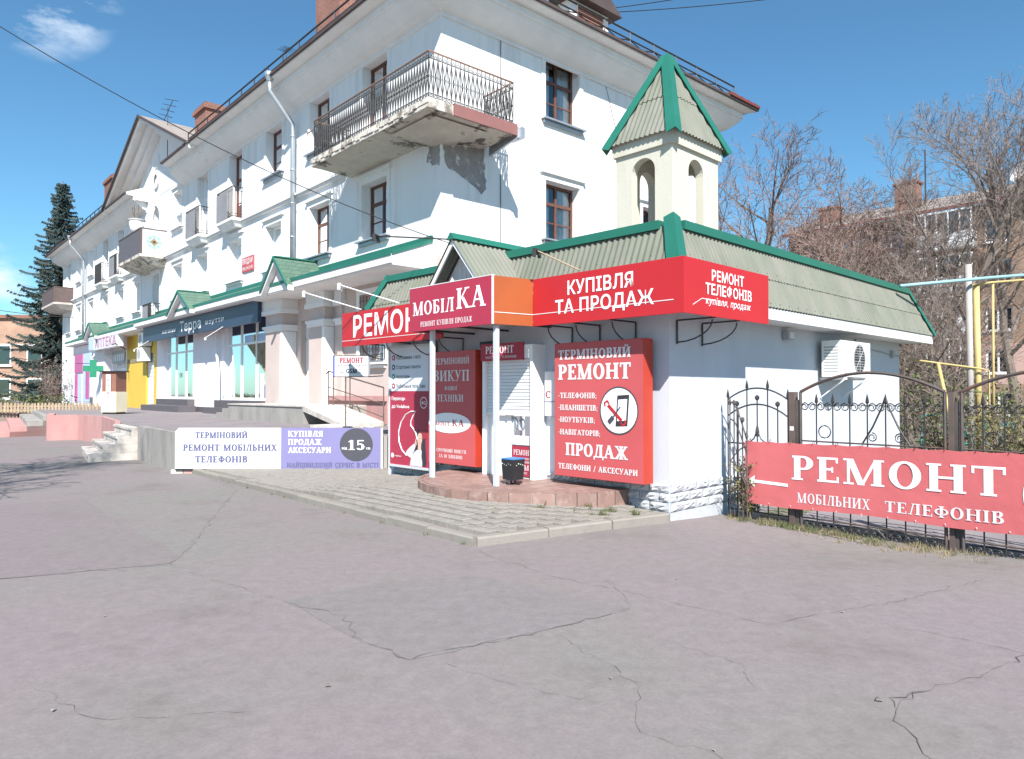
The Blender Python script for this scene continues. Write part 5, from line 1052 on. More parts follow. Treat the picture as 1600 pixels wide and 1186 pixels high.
sb = signbox('light_box', 'narrower red light box with a white oval name behind the porch posts', 4.54, W_, .43, H, .32, .24, 'red2', 'redside')
F = lambda a, b, c, d: (a*W_, b*W_, (1-d)*H, (1-c)*H)
for body, (a, b, c, d) in [('ТЕРМІНОВИЙ', (.15, .88, .06, .115)), ('ВИКУП', (.13, .88, .17, .265)), ('ВАШОЇ', (.37, .63, .31, .345)), ('ТЕХНІКИ', (.20, .76, .385, .445)), ('СРОЧНЫЙ ВИКУП', (.19, .82, .865, .895)), ('ЗА 10 ХВИЛИН', (.24, .74, .915, .945))]:
    x0, x1, z0, z1 = F(a, b, c, d); letters(sb, body.replace('Ы', 'И'), x0, x1, z0, z1, 0, 'offwhite')
disc(sb, 'oval_print', .46*W_, .365*H, .45*W_, -.004, 'white', rz=.09*H); letters(sb, 'МОБІЛ', .17*W_, .47*W_, .34*H, .375*H, -.003, 'maroon'); letters(sb, 'КА', .53*W_, .78*W_, .34*H, .395*H, -.003, 'maroon')
for x in (.25, .62): MB().box(x, x+.04, .05, .09, -.03, .003).build('hanger', 'binblack', sb)
# tall poster stand with a mobile operator advert
ps = thing('poster_stand', 'tall framed mobile operator poster with a woman on the phone at the kiosk end', 'poster', kw(5.86, .2, .1), ROT_K)
PWd = 1.2
mb = MB(); mb.box(-.03, 0, -.01, .04, 0, 2.34); mb.box(PWd, PWd+.03, -.01, .04, 0, 2.34); mb.box(0, PWd, -.01, .04, .16, .2); mb.box(0, PWd, -.01, .04, 2.30, 2.34); mb.build('frame', 'post', ps)
MB().box(0, PWd, .01, .03, .2, 1.52).build('red_sheet', 'crimson', ps); MB().box(0, PWd, .01, .03, 1.522, 2.3).build('service_sheet', 'greysheet', ps)
MB().box(PWd*.76, PWd-.02, .006, .0099, .7, 1.5).build('painted_shade_band', 'maroon', ps)  # porch canopy's shade on the poster, painted as a darker maroon strip
for k, s in enumerate(('Пополнение счета', 'Стартовые пакеты', 'Аксесуары', 'Мобильные телефоны')):
    z = 2.12-k*.17; letters(ps, s, .20, (.92, .92, .6, 1.06)[k], z-.03, z+.04, .009, 'charcoal', 'sans', bold=0); disc(ps, 'bullet_icon', .11, z+.005, .05, .006, ('maroon', 'black', 'crossgreen', 'maroon')[k], n=14); disc(ps, 'bullet_core', .11, z+.005, .022, .004, 'white', n=10)
letters(ps, 'Переходь', .06, .48, 1.36, 1.42, .009, 'white', 'sans', bold=.03); letters(ps, 'до Vodafone', .06, .6, 1.22, 1.28, .009, 'white', 'sans', bold=.03)
disc(ps, 'badge_ring', 1.02, 1.32, .10, .004, 'white', r_in=.88); letters(ps, '4G', .96, 1.08, 1.29, 1.35, .005, 'white', 'sans')
sw = [(.52, .38), (.38, .47), (.29, .62), (.28, .80), (.35, .97), (.48, 1.10), (.64, 1.16), (.80, 1.17), (.71, 1.09), (.65, 1.0), (.64, .92), (.72, .86), (.80, .78), (.84, .68)]
MB().tube([(x, .007, z) for x, z in sw], .012, 4).build('quotation_mark_outline', 'white', ps)
def pr(pts, y, name, m_): MB().poly([(x, y, z) for x, z in pts]).build(name, m_, ps)
pr([(.78, .60), (.80, .76), (.86, .84), (.94, .86), (1.02, .82), (1.06, .70), (1.08, .50), (1.10, .30), (1.08, .22), (.98, .24), (.72, .32), (.70, .42), (.76, .50)], .0062, 'hair_print', 'black')
pr([(.62, .21), (.66, .36), (.76, .46), (.84, .50), (.96, .50), (.99, .40), (.98, .21)], .0052, 'jumper_print', 'printgrey')
pr([(.66, .34), (.50, .40), (.52, .46), (.60, .52), (.74, .60), (.80, .58), (.74, .46)], .0047, 'sleeve_print', 'printgrey')
pr([(.86, .50), (.86, .58), (.84, .68), (.86, .77), (.92, .80), (.97, .77), (.98, .67), (.95, .59), (.95, .50)], .0045, 'face_print', 'skin')
pr([(.76, .60), (.80, .70), (.85, .72), (.86, .66), (.82, .58)], .0042, 'hand_print', 'skin'); pr([(.825, .60), (.80, .72), (.825, .735), (.85, .61)], .0038, 'phone_print', 'black')
pr([(.885, .70), (.91, .705), (.91, .695), (.885, .69)], .004, 'eye_print', 'black'); pr([(.935, .705), (.96, .70), (.96, .69), (.935, .695)], .004, 'eye_print', 'black'); pr([(.90, .625), (.925, .615), (.95, .625), (.925, .605)], .004, 'mouth_print', 'maroon')
pr([(.98, .52), (1.05, .42), (1.08, .22), (1.0, .22), (.96, .4)], .0043, 'hair_lock_print', 'black')
disc(ps, 'operator_emblem', .09, .36, .045, .004, 'white', n=16); letters(ps, 'vodafone', .15, .36, .345, .375, .007, 'white', 'sans')
for k in range(12): MB().tube([(-.012 if k % 2 else PWd+.012, -.012, .3+k*.17), (-.012 if k % 2 else PWd+.012, 0, .3+k*.17)], .01, 5).build('rivet', 'acwhite', ps)
# canopy fascia signs
SZ, SHt = 2.515, .65
cs = thing('corner_sign', 'bright red wraparound sign on the kiosk corner with orange end panel', 'sign', kw(0, 0, 0), ROT_K)
mb = MB(); mb.pbox(PF, -.585, 1.82, .55, .585, SZ, SZ+SHt); mb.build('front_panel', 'red', cs); mb = MB(); mb.pbox(PS, -.5845, 1.48, .55, .5855, SZ-.0005, SZ+SHt+.0005); mb.build('side_panel', 'red', cs)
mb = MB(); mb.hexa([PF(1.825, .585, SZ), PF(1.86, .585, SZ), PF(1.97, 1.215, SZ), PF(1.935, 1.215, SZ)], [PF(1.825, .585, SZ+SHt), PF(1.86, .585, SZ+SHt), PF(1.97, 1.215, SZ+SHt), PF(1.935, 1.215, SZ+SHt)]); mb.build('orange_panel', 'orange', cs)
mb = MB(); mb.pbox(PF, -.45, 1.82, .587, .589, SZ+.155, SZ+.165); mb.hexa([PF(1.820, .59, SZ+.155), PF(1.822, .59, SZ+.155), PF(1.932, 1.21, SZ+.155), PF(1.930, 1.21, SZ+.155)], [PF(1.820, .59, SZ+.165), PF(1.822, .59, SZ+.165), PF(1.932, 1.21, SZ+.165), PF(1.930, 1.21, SZ+.165)]); mb.pbox(PS, -.2, .1, .587, .589, SZ+.19, SZ+.2); mb.hexa([PS(-.4, .587, SZ+.10), PS(-.2, .587, SZ+.19), PS(-.2, .589, SZ+.19), PS(-.4, .589, SZ+.10)], [PS(-.4, .587, SZ+.11), PS(-.2, .587, SZ+.2), PS(-.2, .589, SZ+.2), PS(-.4, .589, SZ+.11)]); mb.build('pinstripe', 'offwhite', cs)
letters(cs, 'КУПІВЛЯ', -1.18, -.12, SZ+.375, SZ+.555, -.587, 'white', 'sans', bold=.028); letters(cs, 'ТА ПРОДАЖ', -1.40, .18, SZ+.135, SZ+.315, -.587, 'white', 'sans', bold=.028)
c2 = bpy.data.objects.new('side_lettering', None); COL.objects.link(c2); c2.parent = cs; c2.rotation_euler = (0, 0, R_(90)); c2.location = (.587, 0, 0)
letters(c2, 'РЕМОНТ', .02, .80, SZ+.43, SZ+.56, 0, 'white', 'sans', bold=.028); letters(c2, 'ТЕЛЕФОНІВ', -.12, 1.0, SZ+.26, SZ+.39, 0, 'white', 'sans', bold=.028); letters(c2, 'купівля, продаж', -.12, .98, SZ+.14, SZ+.225, 0, 'white', 'sans', shear=.25, bold=.01)
def bracket(mb, P, u, z):
    mb.tube([P(u, .02, z), P(u, .02, z-.30)], .012, 5); mb.tube([P(u, .02, z-.28)]+[P(u, .02+.5*math.sin(t*.26), z-.28+.26*(1-math.cos(t*.26))) for t in range(1, 7)], .010, 5); mb.tube([P(u, .02, z), P(u, .56, z)], .012, 5)
for P, q in ((PF, .5), (PF, 1.1), (PF, 1.6), (PS, .15), (PS, .75)): mb = MB(); bracket(mb, P, q, SZ); mb.build('bracket', 'iron', cs)
rs = thing('fascia_sign', 'long red repair sign tucked partly behind the overhanging name board', 'sign', kw(6.88, .585, 2.46), ROT_K)
MB().box(0, 3.03, 0, .035, 0, .63).build('panel', 'red', rs); letters(rs, 'РЕМОНТ', .40, 2.78, .165, .555, 0, 'white', 'sans', bold=.028); MB().box(.0, 3.0, -.004, 0, .10, .11).build('pinstripe', 'offwhite', rs)
for u in (6.3, 5.5, 4.7, 4.0): mb = MB(); mb.tube([(6.88-u, .03, .03), (6.88-u, .57, .03)], .012, 5); mb.tube([(6.88-u, .565, .03)]+[(6.88-u, .565-.5*math.sin(t*.26), -.24+.26*(1-math.cos(t*.26))) for t in range(7)], .010, 5); mb.build('bracket', 'iron', rs)
ms = thing('name_board', 'crimson serif name board above the porch standing on two grey posts', 'sign', kw(3.80, 1.245, SZ), ROT_K)
MW = 1.85
MB().box(0, MW, 0, .05, 0, SHt).build('panel', 'crimson', ms)
letters(ms, 'МОБІЛ', .09, 1.06, .235, .435, 0, 'white'); letters(ms, 'КА', 1.12, 1.74, .255, .545, 0, 'white'); letters(ms, 'РЕМОНТ КУПІВЛЯ ПРОДАЖ', .28, 1.46, .06, .135, 0, 'offwhite')
mb = MB(); mb.box(0, MW, -.003, .052, SHt+.001, SHt+.012); mb.box(MW+.001, MW+.012, -.003, .052, 0, SHt+.012); mb.build('edge_strip', 'offwhite', ms)
MB().box(.03, MW-.02, .052, .66, .05, .07).build('porch_ceiling', 'acgrille', ms); MB().box(0, .03, .051, .62, 0, SHt).build('side_panel', 'crimson', ms)
for u in (2.0, 3.40): MB().pbox(lambda a, b, c: (3.80-a, 1.245-b, c-SZ), u-.03, u+.03, 1.085, 1.145, .335, SZ+.04).build('post', 'post', ms)
for u in (2.0, 2.9, 3.7): MB().box(3.80-u, 3.83-u, .052, 1.2, .02, .049).build('support_arm', 'iron', ms)
# porch step
pst = thing('porch_step', 'rounded porch step clad in worn red tiles', 'step', (K0.x, K0.y, 0), ROT_K)
EC, EA, EB = 2.36, 1.74, 1.72
el = lambda t, k=1.0: (EC+EA*k*math.cos(t), EB*k*math.sin(t))
n = 24; pts = [el(math.pi*k/n, .985) for k in range(n+1)]
MB().hexa([PF(u, o, .05) for u, o in pts], [PF(u, o, .318) for u, o in pts]).build('core', 'concrete', pst)
for k in range(19):
    t0, t1 = math.pi*(k+.03)/19, math.pi*(k+.97)/19; a0, a1, b0, b1 = el(t0, 1.003), el(t1, 1.003), el(t0, .97), el(t1, .97)
    MB().hexa([PF(*a0, .085), PF(*a1, .085), PF(*b1, .085), PF(*b0, .085)], [PF(*a0, .33), PF(*a1, .33), PF(*b1, .33), PF(*b0, .33)]).build('tile', 'redtile', pst)
for i in range(12):
    for j in range(6):
        u0, u1, o0, o1 = EC-EA+.02+i*.29, EC-EA+.02+i*.29+.282, j*.29, j*.29+.282
        q = []
        for (u, o) in ((u0, o0), (u1, o0), (u1, o1), (u0, o1)):
            r = math.hypot((u-EC)/EA, o/EB); k = min(1, .965/max(r, 1e-6)); q.append((EC+(u-EC)*k, o*k))
        ar = abs((q[2][0]-q[0][0])*(q[3][1]-q[1][1])-(q[3][0]-q[1][0])*(q[2][1]-q[0][1]))
        if ar > .02: MB().hexa([PF(u, o, .31) for u, o in q], [PF(u, o, .332+rg.uniform(-.002, .002)) for u, o in q]).build('tile', 'redtile', pst)
# litter bin
bn = thing('litter_bin', 'square black litter bin with blue lid and stickers on the porch step', 'bin', kw(2.02, .78, .333), ROT_K); bn.scale = (.80, .80, .72)
MB().box(-.16, .16, -.02, .02, 0, .02).box(-.02, .02, -.14, .14, .0005, .0205).tube([(-.05, 0, .02), (-.05, 0, .1)], .015, 6).tube([(.05, 0, .02), (.05, 0, .1)], .015, 6).build('stand', 'binblack', bn)
MB().hexa([(-.125, -.125, .09), (.125, -.125, .09), (.125, .125, .09), (-.125, .125, .09)], [(-.145, -.145, .48), (.145, -.145, .48), (.145, .145, .48), (-.145, .145, .48)]).build('body', 'binblack', bn)
MB().hexa([(-.15, -.15, .481), (.15, -.15, .481), (.15, .15, .481), (-.15, .15, .481)], [(-.13, -.13, .505), (.13, -.13, .505), (.13, .13, .505), (-.13, .13, .505)]).build('lid', 'bluelid', bn)
for k in range(9):
    a = rg.uniform(0, 6); s = rg.uniform(.012, .022); x = -.11+.05*(k % 5); z = .40-.015*(k % 3); yy = -.1485
    if k < 5: MB().poly([(x+s*math.cos(a+i*1.57), yy, z+s*math.sin(a+i*1.57)*.7) for i in range(4)]).build('sticker', 'sticker' if k % 2 else 'white_s', bn)
    else: MB().poly([(.1485, x+.05+s*math.cos(a+i*1.57), z+s*math.sin(a+i*1.57)*.7) for i in range(4)]).build('sticker', 'sticker', bn)
# lamps over the signs
def kp(u, o, z): return kw(u, o, z)
floodlight('dark floodlight on a rod above the little gable ridge', kp(3.95, 1.75, 3.93), kp(2.9, 1.2, 3.80), 'iron', 'iron')
floodlight('beige floodlight arm leaning on the corrugated roof above the bright red sign', kp(1.62, .72, 3.52), kp(.98, .58, 3.19), 'picket', 'iron')
floodlight('white floodlight arm above the long red repair sign nearer the terrace', kp(6.9, 1.35, 3.42), kp(6.25, .56, 3.12), 'offwhite'); floodlight('white floodlight arm above the long red repair sign beside the crimson name board', kp(5.75, 1.3, 3.44), kp(5.05, .56, 3.13), 'offwhite')
# air conditioner, lamp and cables on the side wall
ac = thing('air_conditioner', 'white outdoor air conditioner unit on the kiosk side wall behind the fence', 'air conditioner', kws(4.35, .42, 1.86), ROT_K+R_(90))
MB().box(0, 1.28, 0, .32, 0, .60).build('casing', 'acwhite', ac); disc(ac, 'fan_recess', .78, .31, .25, -.003, 'darkin'); disc(ac, 'fan_ring', .78, .31, .26, -.006, 'acgrille', r_in=.9)
mb = MB()
for k in range(11): z = .31-.22+k*.044; hwk = math.sqrt(max(.001, .245**2-(z-.31)**2)); mb.box(.78-hwk, .78+hwk, -.008, -.004, z-.005, z+.005)
for k in range(8): t = k*math.pi/4; mb.tube([(.78, -.009, .31), (.78+.245*math.cos(t), -.009, .31+.245*math.sin(t))], .005, 4)
mb.build('fan_grille', 'acgrille', ac)
MB().box(.06, .42, -.004, 0, .06, .54).build('vent_panel', 'greysheet', ac); MB().box(1.06, 1.07, -.003, 0, .02, .58).build('panel_seam', 'acgrille', ac)
for k in range(9): MB().box(-.003, 0, .05, .28, .08+k*.05, .10+k*.05).build('side_louvre', 'acgrille', ac)
mb = MB()
for x in (.15, 1.1): mb.box(x, x+.04, -.02, .42, -.05, -.01); mb.hexa([(x, .40, -.35), (x+.03, .40, -.35), (x+.03, .42, -.35), (x, .42, -.35)], [(x, 0, -.05), (x+.03, 0, -.05), (x+.03, .04, -.05), (x, .04, -.05)])
mb.build('bracket', 'trim', ac)
MB().tube([(1.29, .2, .1), (1.45, .38, .05), (1.6, .40, .3), (1.7, .40, .72)], .02, 6).build('pipe', 'acgrille', ac)
wl = thing('wall_lamp', 'small round grey bulkhead lamp under the kiosk eave', 'lamp', kws(3.2, .03, 2.49), ROT_K+R_(90)); MB().box(-.1, .1, -.08, .02, -.07, .07).build('housing', 'acgrille', wl); MB().box(-.07, .07, -.095, -.081, -.05, .05).build('glass_cover', 'greysheet', wl)
mb = MB(); mb.tube([PS(5.8, .015, 2.45), PS(6.6, .015, 2.44), PS(8.0, .015, 2.36), PS(8.4, .015, 2.35)], .01, 4); mb.pbox(PS, 7.9, 8.02, .0, .06, 2.3, 2.45); mb.build('wall_cable', 'acgrille', kk)
# long signboard on the retaining wall
lb = thing('signboard', 'long white and lilac signboard standing on the pavement against the terrace wall', 'sign', (-6.62, 14.02, .10), 0)
LW, LH = 4.16, .80; WW = 2.08
mb = MB(); c = .07; MB().hexa([(c, .0, 0), (WW, .0, 0), (WW, .04, 0), (c, .04, 0)], [(c, .0, LH), (WW, .0, LH), (WW, .04, LH), (c, .04, LH)]).hexa([(0, 0, 0), (c-.0005, 0, 0), (c-.0005, .04, 0), (0, .04, 0)], [(0, 0, LH-c), (c-.0005, 0, LH), (c-.0005, .04, LH), (0, .04, LH-c)]).build('white_panel', 'white_s', lb); MB().box(WW+.002, LW-.12, 0, .04, 0, LH).build('lilac_panel', 'lilac', lb); MB().box(LW-.118, LW-.08, 0, .04, 0, LH).build('end_strip', 'white_s', lb); MB().box(0, LW-.08, .002, .05, -.03, -.001).build('bottom_rail', 'binblack', lb)
for body, a, b, z0, z1 in [('ТЕРМІНОВИЙ', .40, 1.42, .60, .715), ('РЕМОНТ МОБІЛЬНИХ', .16, 2.0, .355, .475), ('ТЕЛЕФОНІВ', .40, 1.42, .125, .245)]: letters(lb, body, a, b, z0, z1, 0, 'slate', fat=.028)
letters(lb, 'ЯКІСТЬ ГАРАНТІЯ', .64, 1.2, .065, .092, 0, 'slate')
for body, b, z0 in [('КУПІВЛЯ', 2.90, .63), ('ПРОДАЖ', 2.88, .47), ('АКСЕСУАРИ', 3.06, .31)]: letters(lb, body, 2.22, b, z0, z0+.11, 0, 'white', fat=.008)
letters(lb, 'НАЙШВИДШИЙ СЕРВІС В МІСТІ', 2.2, 4.0, .03, .115, 0, 'slate', fat=.02)
disc(lb, 'dark_disc', 3.56, .47, .325, -.004, 'charcoal'); letters(lb, '15', 3.40, 3.72, .37, .56, -.004, 'white'); letters(lb, 'від', 3.28, 3.38, .38, .43, -.004, 'white', 'sans'); letters(lb, 'хв.', 3.75, 3.85, .38, .43, -.004, 'white', 'sans')
for k in range(5): 
    for z in (.03, LH-.03): MB().tube([(.2+k*.9, -.006, z), (.2+k*.9, 0, z)], .008, 5).build('screw', 'steel', lb)
# little projecting sign
gs = thing('projecting_sign', 'small white sign with red and teal print held on rods beside the tall poster', 'sign', (-3.61, 14.5, 1.925), -.16); gs.scale = (1.08, 1.08, 1.08)
MB().box(0, .66, 0, .09, 0, .38).build('panel', 'white_s', gs); MB().box(-.04, -.001, -.003, .093, -.005, .385).build('blue_edge', 'blueprint', gs); MB().box(-.04, .67, -.004, .094, .381, .392).box(-.04, .67, -.004, .094, -.012, -.001).build('frame', 'iron', gs)
letters(gs, 'РЕМОНТ', .10, .56, .255, .35, 0, 'maroon', fat=.03); letters(gs, 'МОБІЛЬНИХ ТЕЛЕФОНІВ', .05, .62, .19, .222, 0, 'slate'); letters(gs, 'GSM', .23, .44, .06, .14, 0, 'navy', fat=.03); letters(gs, 'СЕРВІС', .05, .2, .06, .085, 0, 'slate'); letters(gs, 'ЦЕНТР', .47, .61, .06, .085, 0, 'slate')
for z in (-.008, .386): MB().tube([(.66, .05, z), (1.16, -.6, z)], .010, 5).build('rod', 'iron', gs)
MB().tube([(.2, .05, -.01), (.2, .05, -1.07)], .012, 5).build('support_rod', 'rust', gs)
# ------------------------------------------------------------------ wrought iron gates and banner
FA = math.atan2(-.778, .628); FD = Vector((.628, -.778)); F0 = Vector((3.11, 9.38)); FZ = -.075
def fw(s, o=0, z=0): p = F0+FD*s+Vector((-.778, -.628))*o; return (p.x, p.y, z)
def spear_bar(z0, z1, name='bar', ball=False):
    mb = MB(); mb.tube([(0, 0, z0), (0, 0, z1-.06)], .0085, 5)
    if ball: mb.tube([(0, 0, z1-.07), (0, 0, z1-.05), (0, 0, z1-.02), (0, 0, z1)], [.01, .028, .028, .006], 6)
    else: mb.tube([(0, 0, z1-.12), (0, 0, z1-.10), (0, 0, z1-.06), (0, 0, z1)], [.010, .022, .016, .002], 5)
    return mb
def scroll(mb, cx, cz, r, sx=1, sz=1, turns=1.35, th=.007, a0=math.pi/2):
    n = 14; mb.tube([(cx+sx*r*(1-.62*k/n)*math.cos(a0-turns*2*math.pi*k/n), 0, cz+sz*r*(1-.62*k/n)*math.sin(a0-turns*2*math.pi*k/n)) for k in range(n+1)], th, 4)
wk = thing('wicket_panel', 'narrow arched wrought iron panel fixed between kiosk wall and first gate post', 'gate', fw(-.31, 0, FZ), FA)
arc = lambda x, W, ze, zm: ze+(zm-ze)*(1-((2*x/W)-1)**2)
W_ = .88; bars = [(.0, 1.72, 0), (.14, 1.56, 1), (.29, 1.84, 0), (.44, 1.64, 1), (.59, 1.84, 0), (.73, 1.56, 1), (.87, 1.72, 0)]
for x, h, bl_ in bars: spear_bar(.02, h, ball=bool(bl_)).build('bar', 'iron', wk, loc=(x, 0, 0))
mb = MB()
for ze, zm in ((1.58, 1.73), (1.36, 1.52)): mb.tube([(W_*k/10, 0, arc(W_*k/10, W_, ze, zm)) for k in range(11)], .011, 5)
for z in (.12, .26, 1.0): mb.tube([(0, 0, z), (W_, 0, z)], .010, 5)
mb.build('arch_rail', 'iron', wk)
mb = MB()
for s in (-1, 1): mb.tube([(.44, 0, 1.22), (.44+s*.02, 0, 1.14), (.44+s*.05, 0, 1.07), (.44+s*.12, 0, 1.02)], .009, 4)
mb.tube([(.44, 0, 1.1), (.44, 0, 1.16), (.44, 0, 1.24)], [.02, .026, .01], 6); mb.build('scroll', 'iron', wk)
p, q = Vector((2.93, 9.58)), Vector((3.03, 9.2)); wg = thing('gate_wing', 'short wrought iron return wing curving down beside the wicket panel', 'gate', (p.x, p.y, FZ), math.atan2(q.y-p.y, q.x-p.x)); L_ = (q-p).length
cur = lambda t, a, b: a+(b-a)*(1-math.cos(t*math.pi/2))
for k in range(5): t = k/4; spear_bar(.02, 1.62-.42*t**1.6, ball=k in (1, 3)).build('bar', 'iron_w', wg, loc=(L_*t, 0, 0))
mb = MB()
for a, b in ((1.55, 1.05), (1.32, .86), (.75, .45)): mb.tube([(L_*k/8, 0, cur(k/8, a, b)) for k in range(9)], .010, 5)
mb.tube([(L_*k/8, 0, .75+.22*math.sin(k/8*math.pi/2)) for k in range(9)], .009, 4); mb.tube([(0, 0, .2), (L_, 0, .2)], .009, 4); mb.build('curved_rail', 'iron_w', wg)
for s, w_, l in ((.64, .06, 'thick brown square gate post beside the wicket panel, flaking white spot'), (2.43, .042, 'rusty gate post in the middle of the red banner'), (4.3, .042, 'rusty gate post beyond the right end of the red banner')):
    p_ = thing('gate_post', l, 'post', fw(s, -.03, FZ-.02), FA); MB().box(-w_, w_*.2, -.05, .05, 0, 1.70).build('tube', 'rust', p_); MB().box(w_*.21, w_, -.035, .035, 0, 1.60).build('hinge_tube', 'iron_w', p_)
    if s < 1: MB().box(-w_*.7, w_*.1, -.053, -.05, 1.22, 1.27).build('paint_spot', 'white', p_)
def leaf(s0, s1, label):
    g = thing('gate_leaf', label, 'gate', fw(s0, 0, FZ), FA); W = s1-s0; n = round(W/.2)
    base = spear_bar(.02, 1.66).build('bar', 'iron', g, loc=(.0, 0, 0)); base.location = (W/n, 0, 0)
    for k in range(2, n): c = base.copy(); COL.objects.link(c); c.location = (W*k/n, 0, 0)
    mb = MB(); mb.tube([(W*k/16, 0, arc(W*k/16, W, 1.68, 1.90)) for k in range(17)], .02, 6); mb.build('arch_rail', 'iron_w', g)
    mb = MB(); mb.tube([(0, 0, 0), (0, 0, 1.68)], .018, 6); mb.tube([(W, 0, 0), (W, 0, 1.68)], .018, 6)
    for z in (.14, 1.08): mb.tube([(0, 0, z), (W, 0, z)], .010, 5)
    mb.build('frame', 'iron_w', g)
    for k in range(n): mb = MB(); x = W*(k+.5)/n; r = W/n*.25; scroll(mb, x-r, 1.50, r, 1, 1); scroll(mb, x+r, 1.50, r, -1, 1); mb.tube([(x-2*r, 0, 1.5+r*.2), (x-r, 0, 1.5+r), (x, 0, 1.5+r*.5), (x+r, 0, 1.5+r), (x+2*r, 0, 1.5+r*.2)], .006, 4); mb.build('scroll', 'iron', g)
    m = W*(n//2+1)/n; mb = MB()
    for s in (-1, 1): mb.tube([(m, 0, 1.62), (m+s*.04, 0, 1.5), (m+s*.14, 0, 1.28), (m+s*.26, 0, 1.08)], .011, 5); scroll(mb, m+s*.15, 1.16, .055, -s, 1)
    mb.build('chevron', 'iron', g)
    mb = MB(); x = W*1.5/n; mb.tube([(x+.075*math.cos(t*.52), 0, 1.2+.075*math.sin(t*.52)) for t in range(12)], .008, 4, True); mb.build('ring', 'iron', g)
    mb = MB()
    for k in range(int(W/.09)): scroll(mb, .05+k*.09, .05, .038, 1, 1, 1.1, .006)
    mb.tube([(m-.12, 0, .14), (m, 0, .02), (m+.12, 0, .14)], .008, 4); mb.build('bottom_scrolls', 'iron', g)
    mb = MB()
    for k in range(7): mb.tube([(rg.uniform(0, W*.4), .02, rg.uniform(.02, .12)), (rg.uniform(W*.5, W), .02, rg.uniform(0, .1))], .003, 3)
    mb.build('loose_wire', 'iron', g); return g
leaf(.73, 2.35, 'wrought iron gate leaf with arched top between the two brown posts'); leaf(2.51, 4.23, 'wrought iron gate leaf with arched top running out of view to the right')
bn_ = thing('banner', 'long red repair banner with a white arrow tied across the iron gates', 'banner', fw(0, .075, 0), FA)
BW = 4.2; mb = MB(); nx_, nz_ = 84, 10
for j in range(nz_+1):
    for i in range(nx_+1):
        x = BW*i/nx_; t = j/nz_; z0 = .165+.014*x-.012*math.sin(x*3.1); z1 = .972+.012*x-.014*abs(math.sin(math.pi*(x-.05)/.29))
        mb.v.append((x+.006*math.sin(t*5), -.0015*math.sin(x*4.3+t*3)-.0008*math.sin(x*11-t*6)-.001*math.sin(x*2), z0+(z1-z0)*t))
for j in range(nz_):
    for i in range(nx_): a = j*(nx_+1)+i; mb.f.append((a, a+1, a+nx_+2, a+nx_+1))
mb.build('cloth', 'redbanner', bn_, smooth=True)
def slope(o, k):
    for v in o.data.vertices: v.co.z += v.co.x*k
    return o
slope(letters(bn_, 'РЕМОНТ', .65, 2.92, .515, .81, 0, 'white', lift=.0045), .016); slope(letters(bn_, 'МОБІЛЬНИХ', .72, 1.60, .235, .355, 0, 'offwhite', lift=.0045), .02); slope(letters(bn_, 'ТЕЛЕФОНІВ', 1.76, 2.90, .235, .355, 0, 'offwhite', lift=.0045), .02)
MB().poly([(.03, -.006, .452), (.14, -.006, .53), (.135, -.006, .474), (.60, -.006, .464), (.60, -.006, .426), (.135, -.006, .436), (.14, -.006, .375)]).build('arrow', 'white', bn_)
disc(bn_, 'emblem_disc', 3.42, .60, .36, -.006, 'white')
for k in range(15):
    x = .05+k*.29; MB().tube([(x, -.01, .955+.012*x), (x+rg.uniform(-.02, .02), .02, 1.0+.012*x), (x+.01, .03, .98)], .004, 4).build('tie', 'iron', bn_)
    MB().tube([(x, -.012, .19+.014*x), (x, .02, .15+.014*x)], .004, 4).build('tie', 'white', bn_)

# verge, yard behind the gates
def sheet2(name, pts, z, material, amp=.08): return MB().poly([(x, y, z) for x, y in rough_loop(pts, amp, .3)]).build(name, material, kind='structure')
V_ = [fw(-.35, .02), fw(.5, .14), fw(1.2, .2), fw(2.2, .42), fw(3.3, .75), fw(5.0, 1.3), fw(8, 1.6), fw(8, -.6), fw(-.3, -.3)]
sheet2('verge', [(a, b) for a, b, _ in V_], FZ+.006, 'soil', .05)
Y_ = [fw(-.1, -.35), fw(9, -.35), (90, 2), (90, 80), (2, 80), (1.2, 22), (8.2, 15.4)]
sheet2('yard', [(a, b) for a, b, *_ in Y_], FZ+.012, 'yard', .03)
sheet2('yard_path', [fw(.3, -.5)[:2], fw(7, -.5)[:2], fw(7, -2.6)[:2], fw(.2, -2.4)[:2]], FZ+.018, 'terrtop', .1)
mb = MB(); m2 = MB()
for _ in range(330):
    s = rg.uniform(-.3, 4.8); o = abs(rg.gauss(0, .10+.10*max(0, s-.5)))-.02; x, y, _z = fw(s, o); blades(m2 if rg.random() < .5+.1*s else mb, x, y, FZ+.004, rg.randint(8, 26), rg.uniform(.02, .09), .07, rg)
for s, o, n in ((.55, .1, 150), (.75, .12, 120), (.95, .1, 90), (.3, .08, 140), (4.0, .75, 300), (3.7, .72, 160), (1.35, .12, 60)): x, y, _z = fw(s, o); blades(mb, x, y, FZ+.004, n, .07, .16, rg)
mb.build('green_weeds', 'weed', kind='stuff'); m2.build('dry_grass', 'dry', kind='stuff')
def leaves(mb, c, rad, n, s, r, squash=1):
    for _ in range(n):
        while True:
            p = Vector((r.uniform(-1, 1), r.uniform(-1, 1), r.uniform(-1, 1)))
            if p.length < 1: break
        p = Vector((c[0]+p.x*rad[0], c[1]+p.y*rad[1], c[2]+p.z*rad[2])); a = Vector((r.gauss(0, 1), r.gauss(0, 1), r.gauss(0, .6))).normalized(); b = a.orthogonal().normalized(); b = (b*math.cos(r.random()*6)+a.cross(b)*math.sin(r.random()*6)).normalized()
        s_ = s*r.uniform(.6, 1.3); mb.poly([p-a*s_, p+b*s_*.5, p+a*s_, p-b*s_*.5])
